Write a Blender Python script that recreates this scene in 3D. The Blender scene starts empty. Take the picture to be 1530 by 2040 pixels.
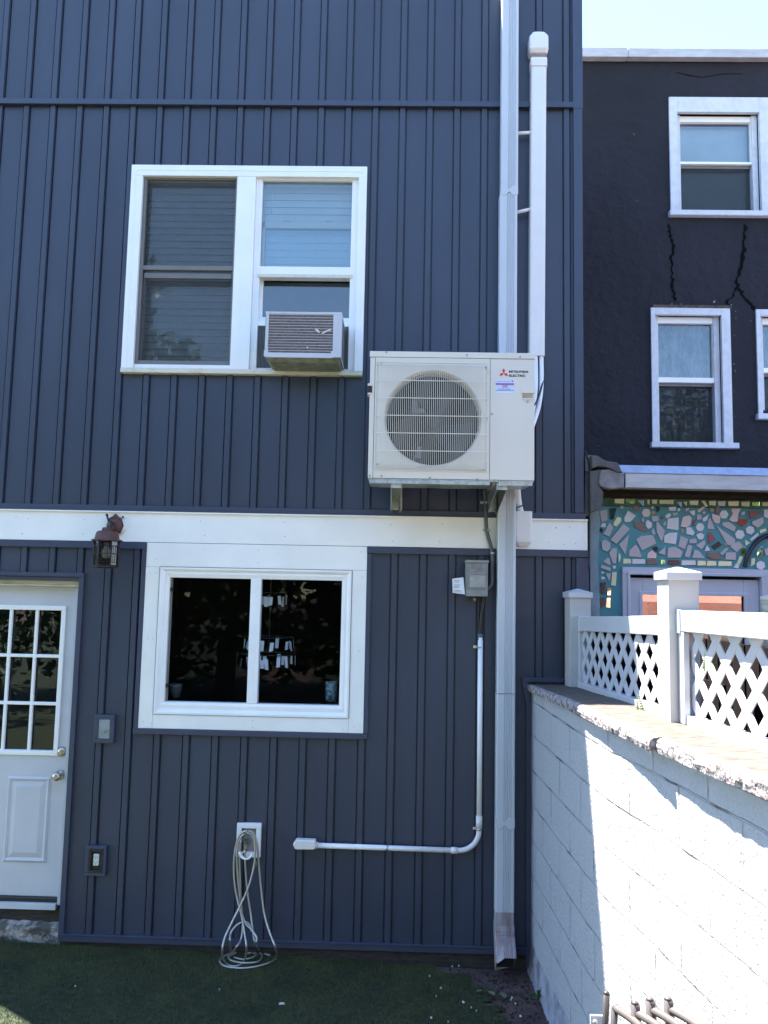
import bpy, math, random
from mathutils import Vector, Matrix
rnd = random.Random(7)
S = bpy.context.scene
C = S.collection
rad = math.radians

# ------------------------------------------------------------------ camera
D, CZ, FPX = 5.05, 2.27, 1590.0
_p, _y, _r = rad(5.73), rad(-1.27), rad(-1.16)
_f = Vector((math.sin(_y)*math.cos(_p), math.cos(_y)*math.cos(_p), math.sin(_p)))
_rt = Vector((math.cos(_y), -math.sin(_y), 0))
_dn = -_rt.cross(_f)
_R0 = math.cos(_r)*_rt + math.sin(_r)*_dn
_D0 = -math.sin(_r)*_rt + math.cos(_r)*_dn
cam_d = bpy.data.cameras.new('camera')
cam = bpy.data.objects.new('camera', cam_d); C.objects.link(cam)
cam.matrix_world = Matrix(((_R0.x, -_D0.x, -_f.x, 0), (_R0.y, -_D0.y, -_f.y, -D), (_R0.z, -_D0.z, -_f.z, CZ), (0, 0, 0, 1)))
cam_d.sensor_fit = 'VERTICAL'; cam_d.sensor_height = 24.0; cam_d.sensor_width = 18.0
cam_d.lens = 24.0*FPX/2040.0
cam_d.clip_start = .05; cam_d.clip_end = 500
S.camera = cam
S.render.resolution_x, S.render.resolution_y = 768, 1024

def P(px, py, Y=0.0):
    """photo pixel on the upright plane y=Y -> (x, z) in metres"""
    d = _R0*((px-765)/FPX) + _D0*((py-1020)/FPX) + _f
    t = (Y+D)/d.y
    return d.x*t, CZ+d.z*t
def P3(px, py, Y=0.0):
    x, z = P(px, py, Y); return (x, Y, z)
def G3(px, py, z):
    d = _R0*((px-765)/FPX) + _D0*((py-1020)/FPX) + _f
    t = (z-CZ)/d.z
    return (d.x*t, d.y*t-D, z)

# ------------------------------------------------------------------ light
W = bpy.data.worlds.new('World'); S.world = W; W.use_nodes = True
LDIR = Vector((.39, -.265, -1.0))
el = math.atan2(1.0, math.hypot(LDIR.x, LDIR.y)); rot = math.atan2(-LDIR.x, -LDIR.y)
nt = W.node_tree; bg = nt.nodes['Background']
sky = nt.nodes.new('ShaderNodeTexSky'); sky.sky_type = 'NISHITA'; sky.sun_disc = False
sky.sun_elevation = el; sky.sun_rotation = rot; sky.altitude = 800
sky.air_density = 1.0; sky.dust_density = 0.0; sky.ozone_density = 2.2
nt.links.new(sky.outputs[0], bg.inputs[0]); bg.inputs[1].default_value = 0.10
sl = bpy.data.lights.new('sun', 'SUN'); sl.energy = 5.0; sl.angle = rad(.53); sl.color = (1, .95, .87)
so = bpy.data.objects.new('sun', sl); C.objects.link(so)
so.rotation_euler = LDIR.to_track_quat('-Z', 'Y').to_euler(); so.location = (-4, 4, 12)
S.view_settings.view_transform = 'Standard'; S.view_settings.look = 'None'
S.view_settings.gamma = 1; S.view_settings.exposure = 2.88
S.cycles.max_bounces = 8; S.cycles.transparent_max_bounces = 12
S.cycles.use_denoising = True

# ------------------------------------------------------------------ materials
def mat(name, col, rough=.5, metal=0, var=0.0, vscale=6, bump=0.0, bscale=60, col2=None, spec=.5, stretch=None, bdist=.004, contrast=(.35, .65), detail=4):
    m = bpy.data.materials.new(name); m.use_nodes = True
    t = m.node_tree; b = t.nodes['Principled BSDF']
    b.inputs['Roughness'].default_value = rough; b.inputs['Metallic'].default_value = metal
    b.inputs['Specular IOR Level'].default_value = spec
    b.inputs['Base Color'].default_value = (*col, 1)
    tc = t.nodes.new('ShaderNodeTexCoord'); mp = t.nodes.new('ShaderNodeMapping')
    t.links.new(tc.outputs['Object'], mp.inputs[0])
    if stretch: mp.inputs['Scale'].default_value = stretch
    if var or col2:
        n = t.nodes.new('ShaderNodeTexNoise'); n.inputs['Scale'].default_value = vscale; n.inputs['Detail'].default_value = detail
        n.inputs['Roughness'].default_value = .6
        t.links.new(mp.outputs[0], n.inputs[0])
        r = t.nodes.new('ShaderNodeValToRGB'); t.links.new(n.outputs[0], r.inputs[0])
        r.color_ramp.elements[0].position = contrast[0]; r.color_ramp.elements[1].position = contrast[1]
        c2 = col2 if col2 else tuple(c*(1-var) for c in col)
        r.color_ramp.elements[0].color = (*c2, 1)
        c1 = col if col2 else tuple(min(1, c*(1+var*.6)) for c in col)
        r.color_ramp.elements[1].color = (*c1, 1)
        t.links.new(r.outputs[0], b.inputs['Base Color'])
    if bump:
        n = t.nodes.new('ShaderNodeTexNoise'); n.inputs['Scale'].default_value = bscale; n.inputs['Detail'].default_value = 5
        t.links.new(mp.outputs[0], n.inputs[0])
        bp = t.nodes.new('ShaderNodeBump'); bp.inputs['Strength'].default_value = bump; bp.inputs['Distance'].default_value = bdist
        t.links.new(n.outputs[0], bp.inputs['Height']); t.links.new(bp.outputs[0], b.inputs['Normal'])
    return m

def glass_mat(name, tint=(.9, .95, .95), refl=1.0, rough=0.0):
    m = bpy.data.materials.new(name); m.use_nodes = True
    t = m.node_tree; t.nodes.clear()
    o = t.nodes.new('ShaderNodeOutputMaterial'); g = t.nodes.new('ShaderNodeBsdfGlossy'); tr = t.nodes.new('ShaderNodeBsdfTransparent')
    mx = t.nodes.new('ShaderNodeMixShader'); fr = t.nodes.new('ShaderNodeFresnel'); fr.inputs[0].default_value = 1.52
    ma = t.nodes.new('ShaderNodeMath'); ma.operation = 'MULTIPLY'; ma.inputs[1].default_value = 2.0*refl; ma.use_clamp = True
    g.inputs['Roughness'].default_value = rough; tr.inputs[0].default_value = (*tint, 1)
    t.links.new(fr.outputs[0], ma.inputs[0]); t.links.new(ma.outputs[0], mx.inputs[0])
    t.links.new(tr.outputs[0], mx.inputs[1]); t.links.new(g.outputs[0], mx.inputs[2]); t.links.new(mx.outputs[0], o.inputs[0])
    return m
def mesh_screen_mat(name, col=(.03, .03, .032), fac=.5):
    m = bpy.data.materials.new(name); m.use_nodes = True
    t = m.node_tree; t.nodes.clear()
    o = t.nodes.new('ShaderNodeOutputMaterial'); g = t.nodes.new('ShaderNodeBsdfDiffuse'); tr = t.nodes.new('ShaderNodeBsdfTransparent')
    mx = t.nodes.new('ShaderNodeMixShader'); mx.inputs[0].default_value = fac; g.inputs[0].default_value = (*col, 1)
    t.links.new(tr.outputs[0], mx.inputs[1]); t.links.new(g.outputs[0], mx.inputs[2]); t.links.new(mx.outputs[0], o.inputs[0])
    return m

M = {}
M['siding'] = mat('blue_vinyl', (.037, .046, .074), .47, var=.16, vscale=2.2, bump=.35, bscale=9, bdist=.008, stretch=(1, 1, .3), detail=8)
M['siding_trim'] = mat('blue_vinyl_trim', (.043, .053, .088), .45, var=.06, vscale=5)
M['white_board'] = mat('white_pvc_board', (.86, .83, .78), .45, var=.05, vscale=3, bump=.05, bscale=90)
M['white_vinyl'] = mat('white_vinyl', (.85, .83, .81), .35, var=.035, vscale=4)
M['cream_sill'] = mat('aged_white_sill', (.66, .61, .50), .55, col2=(.50, .43, .32), vscale=14, stretch=(1, 1, 3), contrast=(.25, .5))
M['seam'] = mat('dark_seam', (.10, .095, .085), .8)
M['white_paint'] = mat('white_gloss_paint', (.53, .53, .56), .38, var=.05, vscale=5, bump=.05, bscale=30)
M['old_wood'] = mat('aged_cream_wood', (.58, .54, .42), .7, col2=(.36, .32, .22), vscale=9, stretch=(1, 1, 8), bump=.5, bscale=30, contrast=(.3, .55))
M['taupe'] = mat('taupe_screen_frame', (.17, .155, .145), .5, var=.1)
M['glass'] = glass_mat('window_glass', (.86, .92, .93), 1.0)
M['dark_glass'] = glass_mat('dark_window_glass', (.9, .93, .95), .11)
M['door_glass'] = glass_mat('door_lite_glass', (.8, .85, .85), .5)
M['screen'] = mesh_screen_mat('insect_screen', (.09, .09, .092), .30)
M['screen_light'] = mesh_screen_mat('light_insect_screen', (.05, .05, .052), .4)
M['blind'] = mat('white_blind', (.80, .82, .84), .6, var=.05, vscale=2)
M['blind_grey'] = mat('grey_blind', (.76, .78, .80), .7, col2=(.56, .59, .61), vscale=3, contrast=(.3, .7))
M['lace'] = mat('lace_curtain', (.30, .31, .36), .9, col2=(.10, .105, .13), vscale=9, contrast=(.42, .6), stretch=(1.4, 1, .6), detail=7)
M['room'] = mat('unlit_room_wall', (.03, .03, .034), .9, var=.2)
M['black'] = mat('black_plastic', (.012, .012, .013), .4)
M['beige_metal'] = mat('ivory_painted_steel', (.70, .645, .56), .38, var=.03, vscale=3, bump=.03, bscale=200)
M['beige_wire'] = mat('ivory_wire', (.74, .69, .60), .4)
M['fan'] = mat('fan_plastic', (.016, .013, .014), .45, var=.2)
M['galv'] = mat('galvanized_steel', (.55, .56, .55), .35, metal=.85, var=.25, vscale=30)
M['fan_bracket'] = mat('dull_motor_bracket', (.22, .21, .22), .5, var=.3, vscale=30)
M['screw'] = mat('dull_screw', (.30, .30, .29), .45, metal=.6)
M['coil'] = mat('condenser_coil', (.010, .008, .008), .6, var=.3, vscale=60)
M['red'] = mat('red_ink', (.62, .03, .035), .5)
M['ink'] = mat('dark_ink', (.045, .045, .05), .5)
M['blue_ink'] = mat('blue_ink', (.08, .12, .45), .5)
M['magenta'] = mat('pink_ink', (.62, .12, .22), .5)
M['label'] = mat('label_paper', (.60, .66, .82), .5)
M['paper'] = mat('white_paper', (.72, .73, .75), .7, var=.05)
M['tan_plastic'] = mat('tan_recess', (.42, .33, .22), .6, var=.2, vscale=20)
M['duct'] = mat('ivory_duct_plastic', (.74, .70, .67), .4, var=.03)
M['ds'] = mat('white_aluminium', (.52, .54, .57), .32, var=.05, vscale=4, stretch=(1, 1, .3))
M['ds_dirty'] = mat('stained_white_aluminium', (.42, .38, .40), .45, col2=(.25, .18, .18), vscale=18, stretch=(1, 1, .25), contrast=(.35, .6))
M['foam'] = mat('white_pipe_insulation', (.76, .76, .78), .6, bump=.3, bscale=50)
M['grey_conduit'] = mat('grey_flexible_conduit', (.10, .10, .105), .55)
M['box_grey'] = mat('grey_enclosure_paint', (.24, .25, .24), .5, var=.12, vscale=15)
M['box_grey2'] = mat('grey_enclosure_door', (.36, .36, .33), .55, col2=(.27, .27, .25), vscale=22)
M['rust'] = mat('rust_red_lamp_paint', (.10, .040, .028), .6, var=.3, vscale=30, bump=.3, bscale=120)
M['rust_dark'] = mat('dark_rust_lamp_paint', (.030, .016, .015), .6, var=.3, vscale=30)
M['lampglass'] = glass_mat('lamp_glass', (.5, .5, .46), .2, .15)
M['bulb'] = mat('frosted_bulb', (.62, .63, .60), .35)
M['hose'] = mat('stainless_hose', (.52, .50, .46), .33, metal=.8, bump=.8, bscale=900, bdist=.002)
M['brass'] = mat('aged_brass', (.32, .24, .15), .38, metal=.8, var=.3, vscale=50)
M['nickel'] = mat('satin_nickel', (.50, .44, .36), .25, metal=.9, var=.2, vscale=30)
M['valve'] = mat('grey_green_valve_wheel', (.17, .20, .17), .5, metal=.3, var=.3, vscale=70)
M['recess'] = mat('dirty_recess', (.26, .23, .23), .7, var=.3, vscale=20)
M['outlet'] = mat('ivory_outlet', (.60, .63, .55), .4)
M['switch'] = mat('grey_cover_plate', (.27, .29, .29), .5, var=.2, vscale=25)
M['stone'] = mat('rough_foundation_stone', (.36, .34, .31), .9, col2=(.09, .085, .075), vscale=16, bump=1, bscale=25, bdist=.03, contrast=(.42, .58))
M['soil'] = None
M['stucco'] = mat('black_stucco', (.022, .020, .027), .8, col2=(.010, .010, .014), vscale=1.1, bump=.8, bscale=11, bdist=.03, contrast=(.3, .7), detail=8, spec=.3)
M['crack'] = mat('black_crack_line', (.003, .003, .0035), .9, spec=.1)
M['chip'] = mat('chipped_paint', (.30, .30, .32), .8)
M['rusty'] = mat('rusty_lintel', (.12, .075, .055), .85, col2=(.05, .04, .035), vscale=25)
M['old_white'] = mat('weathered_white_paint', (.60, .60, .63), .55, col2=(.52, .51, .52), vscale=16, contrast=(.3, .6), bump=.2, bscale=40)
M['roof_metal'] = mat('grey_white_roof_edge', (.50, .49, .50), .5, col2=(.40, .38, .38), vscale=7, stretch=(1, 1, 4))
M['roof_blue'] = mat('pale_blue_roof_membrane', (.33, .37, .50), .7, var=.15, vscale=20, bump=.2, bscale=40)
M['tar'] = mat('dark_grey_flashing', (.065, .06, .062), .65, col2=(.12, .11, .11), vscale=8, bump=.5, bscale=18, bdist=.012)
M['tar_grey'] = mat('patched_grey_flashing', (.27, .245, .26), .7, col2=(.12, .11, .11), vscale=14, bump=.3, bscale=25)
M['rotten'] = mat('weathered_dark_timber', (.05, .042, .034), .9, col2=(.02, .017, .014), vscale=12, stretch=(1, 1, 6), bump=.8, bscale=25)
M['plaster_edge'] = mat('blue_grey_plaster', (.19, .20, .24), .85, col2=(.26, .34, .38), vscale=6, bump=.4, bscale=40, contrast=(.45, .75))
M['teal'] = mat('teal_grout', (.10, .29, .35), .8, col2=(.08, .22, .21), vscale=3.2, bump=.4, bscale=60, contrast=(.3, .6))
M['teal_green'] = mat('green_grout', (.07, .14, .10), .85, var=.3, vscale=20, bump=.4, bscale=50)
M['t_grey'] = mat('grey_tile', (.42, .385, .41), .25, var=.05)
M['t_white'] = mat('white_tile', (.62, .585, .61), .2, var=.05)
M['t_pink'] = mat('pink_tile', (.62, .47, .46), .25)
M['t_red'] = mat('red_tile', (.26, .035, .03), .2)
M['t_maroon'] = mat('maroon_tile', (.25, .065, .09), .2)
M['t_navy'] = mat('navy_tile', (.012, .012, .03), .15)
M['t_gold'] = mat('gold_tile', (.40, .25, .10), .25)
M['t_brown'] = mat('brown_tile', (.20, .12, .11), .4)
M['t_mirror'] = mat('mirror_tile', (.75, .76, .62), .03, metal=1)
M['t_cream'] = mat('cream_tile', (.74, .70, .44), .15, var=.1)
M['t_sky'] = mat('sky_reflection_tile', (.36, .46, .72), .1)  # blue stands for the sky reflected in mirror tiles
M['door_grey'] = mat('pale_grey_door_paint', (.47, .46, .53), .45, var=.04)
M['terracotta'] = mat('terracotta_reflection', (.42, .17, .13), .85, col2=(.22, .10, .07), vscale=3, stretch=(.4, 1, 6))  # salmon reflection of the door glass put into this colour
M['lattice'] = mat('white_pvc_fence', (.50, .50, .52), .35, var=.02)
M['fence_post'] = mat('white_pvc_post', (.44, .43, .41), .38, var=.05, vscale=7)  # posts coloured darker than the rails
M['bracket'] = mat('grey_rail_bracket', (.50, .52, .56), .4)
M['fern'] = mat('fern_green', (.16, .27, .05), .5, var=.3, vscale=30)
M['weed'] = mat('weed_green', (.05, .11, .022), .5, var=.3, vscale=30)
M['deadleaf'] = mat('dry_leaf', (.13, .14, .09), .7, var=.3, vscale=30)
M['litter'] = mat('white_litter', (.62, .62, .6), .7)
M['chair'] = mat('taupe_chair_paint', (.075, .062, .058), .38, var=.06, vscale=20)
M['chair_dark'] = mat('dark_chair_metal', (.045, .04, .038), .35, metal=.2)
M['deck'] = mat('dark_deck_boards', (.012, .009, .0095), 1.0, spec=.05, var=.3, vscale=6, stretch=(1, 6, 1))
M['bark'] = mat('tree_bark', (.11, .085, .06), .9, var=.3, vscale=8, bump=.8, bscale=15, bdist=.03)
M['leaf'] = mat('tree_leaf', (.06, .10, .025), .5, var=.4, vscale=2)
M['brick_rear'] = mat('tan_rear_wall', (.34, .29, .24), .85, var=.2, vscale=5)
M['wood_dark'] = mat('brown_fence_wood', (.10, .07, .05), .8, var=.3, vscale=4)

# ------------------------------------------------------------------ mesh building
class MB:
    def __init__(s): s.v = []; s.f = []; s.mi = []; s.smooth = []
    def add(s, vs, fs, mi=0, sm=False):
        b = len(s.v); s.v += [tuple(v) for v in vs]
        for f in fs: s.f.append(tuple(b+i for i in f)); s.mi.append(mi); s.smooth.append(sm)
        return s
    def box(s, x0, x1, y0, y1, z0, z1, mi=0):
        vs = [(x, y, z) for z in (z0, z1) for y in (y0, y1) for x in (x0, x1)]
        return s.add(vs, [(0, 2, 3, 1), (4, 5, 7, 6), (0, 1, 5, 4), (2, 6, 7, 3), (0, 4, 6, 2), (1, 3, 7, 5)], mi)
    def prism(s, poly, y0, y1, mi=0):
        """poly: list of (x,z); extruded from y0 (front) to y1"""
        n = len(poly)
        a = sum(poly[i][0]*poly[(i+1) % n][1]-poly[(i+1) % n][0]*poly[i][1] for i in range(n))
        if a < 0: poly = poly[::-1]
        vs = [(x, y0, z) for x, z in poly]+[(x, y1, z) for x, z in poly]
        fs = [tuple(range(n)), tuple(range(2*n-1, n-1, -1))]+[(i, i+n, (i+1) % n+n, (i+1) % n) for i in range(n)]
        return s.add(vs, fs, mi)
    def hull_prism(s, bottom, top, mi=0, sm=False):
        """two loops of 3D points of equal length"""
        n = len(bottom)
        return s.add(bottom+top, [tuple(range(n-1, -1, -1)), tuple(range(n, 2*n))]+[(i, (i+1) % n, (i+1) % n+n, i+n) for i in range(n)], mi, sm)
    def tube(s, pts, r, n=8, mi=0, closed=False, cap=True, sx=1, sm=True):
        pts = [Vector(p) for p in pts]; k = len(pts)
        rr = r if isinstance(r, (list, tuple)) else [r]*k
        t0 = (pts[1]-pts[0]).normalized(); up = Vector((0, 0, 1)) if abs(t0.z) < .9 else Vector((0, 1, 0))
        nrm = t0.cross(up).normalized(); vs = []
        for i, p in enumerate(pts):
            if closed: t = (pts[(i+1) % k]-pts[i-1]).normalized()
            else: t = (pts[min(i+1, k-1)]-pts[max(i-1, 0)]).normalized()
            nrm = (nrm-t*nrm.dot(t)).normalized(); bi = t.cross(nrm)
            for j in range(n):
                a = 2*math.pi*j/n; vs.append(p+(nrm*math.cos(a)*sx+bi*math.sin(a))*rr[i])
        fs = []
        for i in range(k if closed else k-1):
            for j in range(n):
                a, b = i*n+j, i*n+(j+1) % n; c, d = ((i+1) % k)*n+(j+1) % n, ((i+1) % k)*n+j
                fs.append((a, b, c, d))
        s.add(vs, fs, mi, sm)
        if cap and not closed:
            b = len(s.v)-k*n
            s.f.append(tuple(b+j for j in range(n-1, -1, -1))); s.mi.append(mi); s.smooth.append(False)
            s.f.append(tuple(b+(k-1)*n+j for j in range(n))); s.mi.append(mi); s.smooth.append(False)
        return s
    def lathe(s, prof, origin, axis='z', n=20, mi=0, sm=True, a0=0.0):
        """prof: list of (r, h)"""
        ox, oy, oz = origin; vs = []
        for r, h in prof:
            for j in range(n):
                a = 2*math.pi*j/n+a0; c, d = r*math.cos(a), r*math.sin(a)
                if axis == 'z': vs.append((ox+c, oy+d, oz+h))
                elif axis == 'y': vs.append((ox+c, oy+h, oz+d))
                else: vs.append((ox+h, oy+c, oz+d))
        fs = []
        for i in range(len(prof)-1):
            for j in range(n): fs.append((i*n+j, i*n+(j+1) % n, (i+1)*n+(j+1) % n, (i+1)*n+j))
        fs.append(tuple(range(n-1, -1, -1))); fs.append(tuple((len(prof)-1)*n+j for j in range(n)))
        return s.add(vs, fs, mi, sm)
    def build(s, name, m, parent=None, bevel=0, recalc=True):
        me = bpy.data.meshes.new(name); me.from_pydata(s.v, [], s.f)
        ms = m if isinstance(m, (list, tuple)) else [m]
        for x in ms: me.materials.append(x)
        me.polygons.foreach_set('material_index', s.mi)
        me.polygons.foreach_set('use_smooth', s.smooth)
        if recalc:
            import bmesh
            bm = bmesh.new(); bm.from_mesh(me); bmesh.ops.recalc_face_normals(bm, faces=bm.faces); bm.to_mesh(me); bm.free()
        me.update()
        o = bpy.data.objects.new(name, me); C.objects.link(o)
        if parent is not None: attach(o, parent)
        if bevel:
            b = o.modifiers.new('bevel', 'BEVEL'); b.width = bevel; b.segments = 2; b.limit_method = 'ANGLE'; b.angle_limit = rad(40)
            b.harden_normals = False
        return o

def attach(o, parent):
    off = Vector((0, 0, 0)); q = parent
    while q is not None:
        off += q.location; q = q.parent
        # parts sit at the origin of the world: only their thing's own location matters
    o.parent = parent
    if parent.parent is None: o.matrix_parent_inverse = Matrix.Translation(-parent.location)

def tag(o, label, cat, group=None):
    o['label'] = label; o['category'] = cat
    if group: o['group'] = group
    return o
def thing(name, label, cat, loc=(0, 0, 0), group=None):
    o = bpy.data.objects.new(name, None); C.objects.link(o); o.location = loc; o.empty_display_size = .1
    return tag(o, label, cat, group)
def kind(o, k): o['kind'] = k; return o

def spline(pts, n=8, closed=False):
    pts = [Vector(p) for p in pts]; k = len(pts); out = []
    for i in range(k if closed else k-1):
        g = (lambda j: pts[j % k]) if closed else (lambda j: pts[max(0, min(k-1, j))])
        p0, p1, p2, p3 = g(i-1), g(i), g(i+1), g(i+2)
        for s_ in range(n):
            t = s_/n
            out.append(.5*((2*p1)+(-p0+p2)*t+(2*p0-5*p1+4*p2-p3)*t*t+(-p0+3*p1-3*p2+p3)*t**3))
    if not closed: out.append(pts[-1])
    return out

def text_mesh(name, body, x, y, z, h, w, m, parent, depth=.0006, bold=.0):
    cu = bpy.data.curves.new(name, 'FONT'); cu.body = body; cu.size = 1; cu.offset = bold; cu.extrude = 0
    o = bpy.data.objects.new(name, cu); C.objects.link(o)
    dg = bpy.context.evaluated_depsgraph_get(); me = bpy.data.meshes.new_from_object(o.evaluated_get(dg))
    C.objects.unlink(o); bpy.data.objects.remove(o)
    xs = [v.co.x for v in me.vertices]; ys = [v.co.y for v in me.vertices]
    sx = w/(max(xs)-min(xs)); sy = h/(max(ys)-min(ys)); x0, y0 = min(xs), min(ys)
    for v in me.vertices:
        a, b = v.co.x, v.co.y; v.co = (x+(a-x0)*sx, y, z+(b-y0)*sy)
    me.materials.clear(); me.materials.append(m)
    r = bpy.data.objects.new(name, me); C.objects.link(r); attach(r, parent)
    return r

# ================================================================== SETTING
def gz(x): return .055-.022*max(-4, min(1.0, x))
def turf_edge(y):   # right edge of the turf near the blue wall
    return .30 + .55*min(1, max(0, -y/1.3)) if y > -1.3 else .85
m = mat('soil_ground', (.135, .080, .068), .95, col2=(.045, .032, .030), vscale=9, bump=1, bscale=45, bdist=.02, contrast=(.3, .62), detail=8)
M['soil'] = m
mb = MB(); xs = [-200, -60, -20, -8, -4, -3]+[-2.5+.25*i for i in range(14)]+[1.0, 1.4, 4, 10, 40, 200]; ys = [-200, -60, -20, -8, -6, -5, -4, -3, -2, -1, 0, 1, 3, 10, 40, 200]
vs = [(x, y, gz(x)-.012) for y in ys for x in xs]; n = len(xs)
mb.add(vs, [(j*n+i, j*n+i+1, (j+1)*n+i+1, (j+1)*n+i) for j in range(len(ys)-1) for i in range(n-1)])
kind(mb.build('ground', M['soil']), 'structure')
# turf sheet (lumpy), fading into soil at the right by a wavy edge
def hsh(i, j): return math.sin(i*12.9898+j*78.233)*43758.5453 % 1
def vn(x, y):
    xi, yi = math.floor(x), math.floor(y); fx, fy = x-xi, y-yi
    fx, fy = fx*fx*(3-2*fx), fy*fy*(3-2*fy)
    return (hsh(xi, yi)*(1-fx)+hsh(xi+1, yi)*fx)*(1-fy)+(hsh(xi, yi+1)*(1-fx)+hsh(xi+1, yi+1)*fx)*fy
def fbm(x, y): return vn(x, y)*.5+vn(2.1*x+7, 2.1*y+3)*.25+vn(4.3*x+1, 4.3*y+9)*.15+vn(9*x, 9*y)*.1
def tz(x, y): return gz(x)+.016*(fbm(x*3, y*3)-.5)
def has_turf(x, y):
    e = .42-.30*y if y > -1.5 else .88
    return x < e + .22*(fbm(x*6+3, y*6)-.5) + .16*(vn(x*23, y*23)-.5) and x < .93 and not (y > -.11 and x > .25)
M['turf'] = mat('turf_base', (.052, .062, .028), .95, col2=(.016, .028, .016), vscale=30, bump=1, bscale=220, bdist=.01)
mb = MB(); st = .05; vid = {}; fs = []
x0, x1, y0, y1 = -4.0, 1.0, -5.4, .02
nx, ny = round((x1-x0)/st), round((y1-y0)/st)
def V_(i, j):
    if (i, j) not in vid:
        x, y = x0+i*st, y0+j*st; vid[(i, j)] = len(mb.v); mb.v.append((x, y, tz(x, y)))
    return vid[(i, j)]
for i in range(nx):
    for j in range(ny):
        if has_turf(x0+(i+.5)*st, y0+(j+.5)*st):
            mb.f.append((V_(i, j), V_(i+1, j), V_(i+1, j+1), V_(i, j+1))); mb.mi.append(0); mb.smooth.append(True)
for (a, b, c, d) in ((-40, -4.0, -40, 3), (-4.0, 1.0, -40, -5.38), (1.0, 40, -40, -6.7)): mb.box(a, b, c, d, -.08, gz((a+b)/2)+.002)
kind(mb.build('lawn', M['turf']), 'structure')
m1 = mat('turf_blade', (.105, .115, .040), .75, col2=(.046, .058, .026), vscale=5, contrast=(.3, .7), spec=.2)
M['turf_blade'] = m1
mb = MB(); r2 = random.Random(3)
for _ in range(150000):
    x = r2.uniform(-2.7, .98); y = -.01-r2.random()**1.3*1.5
    if not has_turf(x, y): continue
    if hsh(int(x*40), int(y*40)) < .5*max(0, (x-.25)) : continue
    h = r2.uniform(.007, .019); a = r2.uniform(0, 6.283); w = .0018
    dx, dy = math.cos(a)*w, math.sin(a)*w; lx, ly = r2.gauss(0, .006), r2.gauss(0, .006); z = tz(x, y)-.002
    b = len(mb.v); mb.v += [(x-dx, y-dy, z), (x+dx, y+dy, z), (x+lx, y+ly, z+h)]; mb.f.append((b, b+1, b+2)); mb.mi.append(0); mb.smooth.append(False)
o = mb.build('grass', M['turf_blade'], recalc=False); kind(o, 'stuff'); o['label'] = 'short dark green artificial turf pile covering the yard'; o['category'] = 'turf'

# ================================================================== BLUE HOUSE
house = thing('blue_house', 'dark blue house with vertical vinyl siding and white window trim', 'house', (-.9, 0, 0.06))
XL, XR, ZT = -3.10, 1.15, 6.32
PITCH = .1815; PH = -2.604
def intervals(z0, z1, x0, x1, holes):
    iv = [(z0, z1)]; xm = (x0+x1)/2
    for a, b, c, d in holes:
        if a < xm < b:
            nv = []
            for p, q in iv:
                if d <= p or c >= q: nv.append((p, q)); continue
                if c > p: nv.append((p, c))
                if d < q: nv.append((d, q))
            iv = nv
    return iv
def siding(x0, x1, z0, z1, holes, name='siding_panel'):
    segs = []; k = math.floor((x0-PH)/PITCH)-1
    while PH+k*PITCH < x1:
        b = PH+k*PITCH
        for a_, c_, y in ((-.004, .003, .013), (.003, .006, -.004), (.006, .039, -.013), (.039, .042, -.004), (.042, .051, .013), (.051, PITCH-.004, 0)):
            segs.append([b+a_, b+c_, y])
        k += 1
    cuts = sorted({c for h in holes for c in h[:2]}|{x0, x1}); out = []
    for a, b, y in segs:
        ps = [a]+[c for c in cuts if a < c < b]+[b]
        for p, q in zip(ps, ps[1:]):
            if q > x0 and p < x1 and q-p > 1e-6: out.append((max(p, x0), min(q, x1), y))
    mb = MB(); prev = None
    for a, b, y in out:
        iv = intervals(z0, z1, a, b, holes)
        for p, q in iv: mb.add([(a, y, p), (b, y, p), (b, y, q), (a, y, q)], [(0, 1, 2, 3)])
        if prev and abs(prev[1]-y) > 1e-6:
            for p, q in iv: mb.add([(a, prev[1], p), (a, y, p), (a, y, q), (a, prev[1], q)], [(0, 1, 2, 3)])
        prev = (b, y)
    return mb.build(name, M['siding'], house, recalc=False)
W1 = (-1.835, -.268, 3.652, 5.065); W2 = (-1.612, -.213, 1.40, 2.56); DR = (-2.98, -2.03, .0, 2.325)
siding(XL, XR-.04, 5.54, ZT, [])
siding(XL, XR-.04, 2.78, 5.50, [(W1[0]+.03, W1[1]-.03, W1[2]+.03, W1[3]-.03)])
siding(XL, 1.175, .165, 2.525, [(W2[0]+.02, W2[1]-.02, W2[2]+.02, 9), DR, (.82, 3, -1, 1.72)])
# backing wall
mb = MB()
for (a, b, c, d) in [(XL, W1[0]+.03, 2.5, ZT), (W1[1]-.03, XR-.01, 2.5, ZT), (W1[0]+.03, W1[1]-.03, W1[3]-.03, ZT), (W1[0]+.03, W1[1]-.03, 2.5, W1[2]+.03),
                     (DR[1], W2[0]+.02, .0, 2.5), (W2[1]-.02, XR-.01, .0, 2.5), (W2[0]+.02, W2[1]-.02, .0, W2[2]+.02), (XL, DR[1], DR[3], 2.5)]:
    mb.box(a, b, .014, .12, c, d)
mb.box(XL, XL+.1, .12, 8, 0, ZT); mb.box(XR-.11, XR-.01, .12, 8, 0, ZT); mb.box(XL, XR-.01, 7.9, 8, 0, ZT)
mb.build('wall', M['siding_trim'], house)
MB().box(XL-.01, XR, .0, 8.05, ZT, ZT+.06).build('roof', M['tar'], house)
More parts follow.
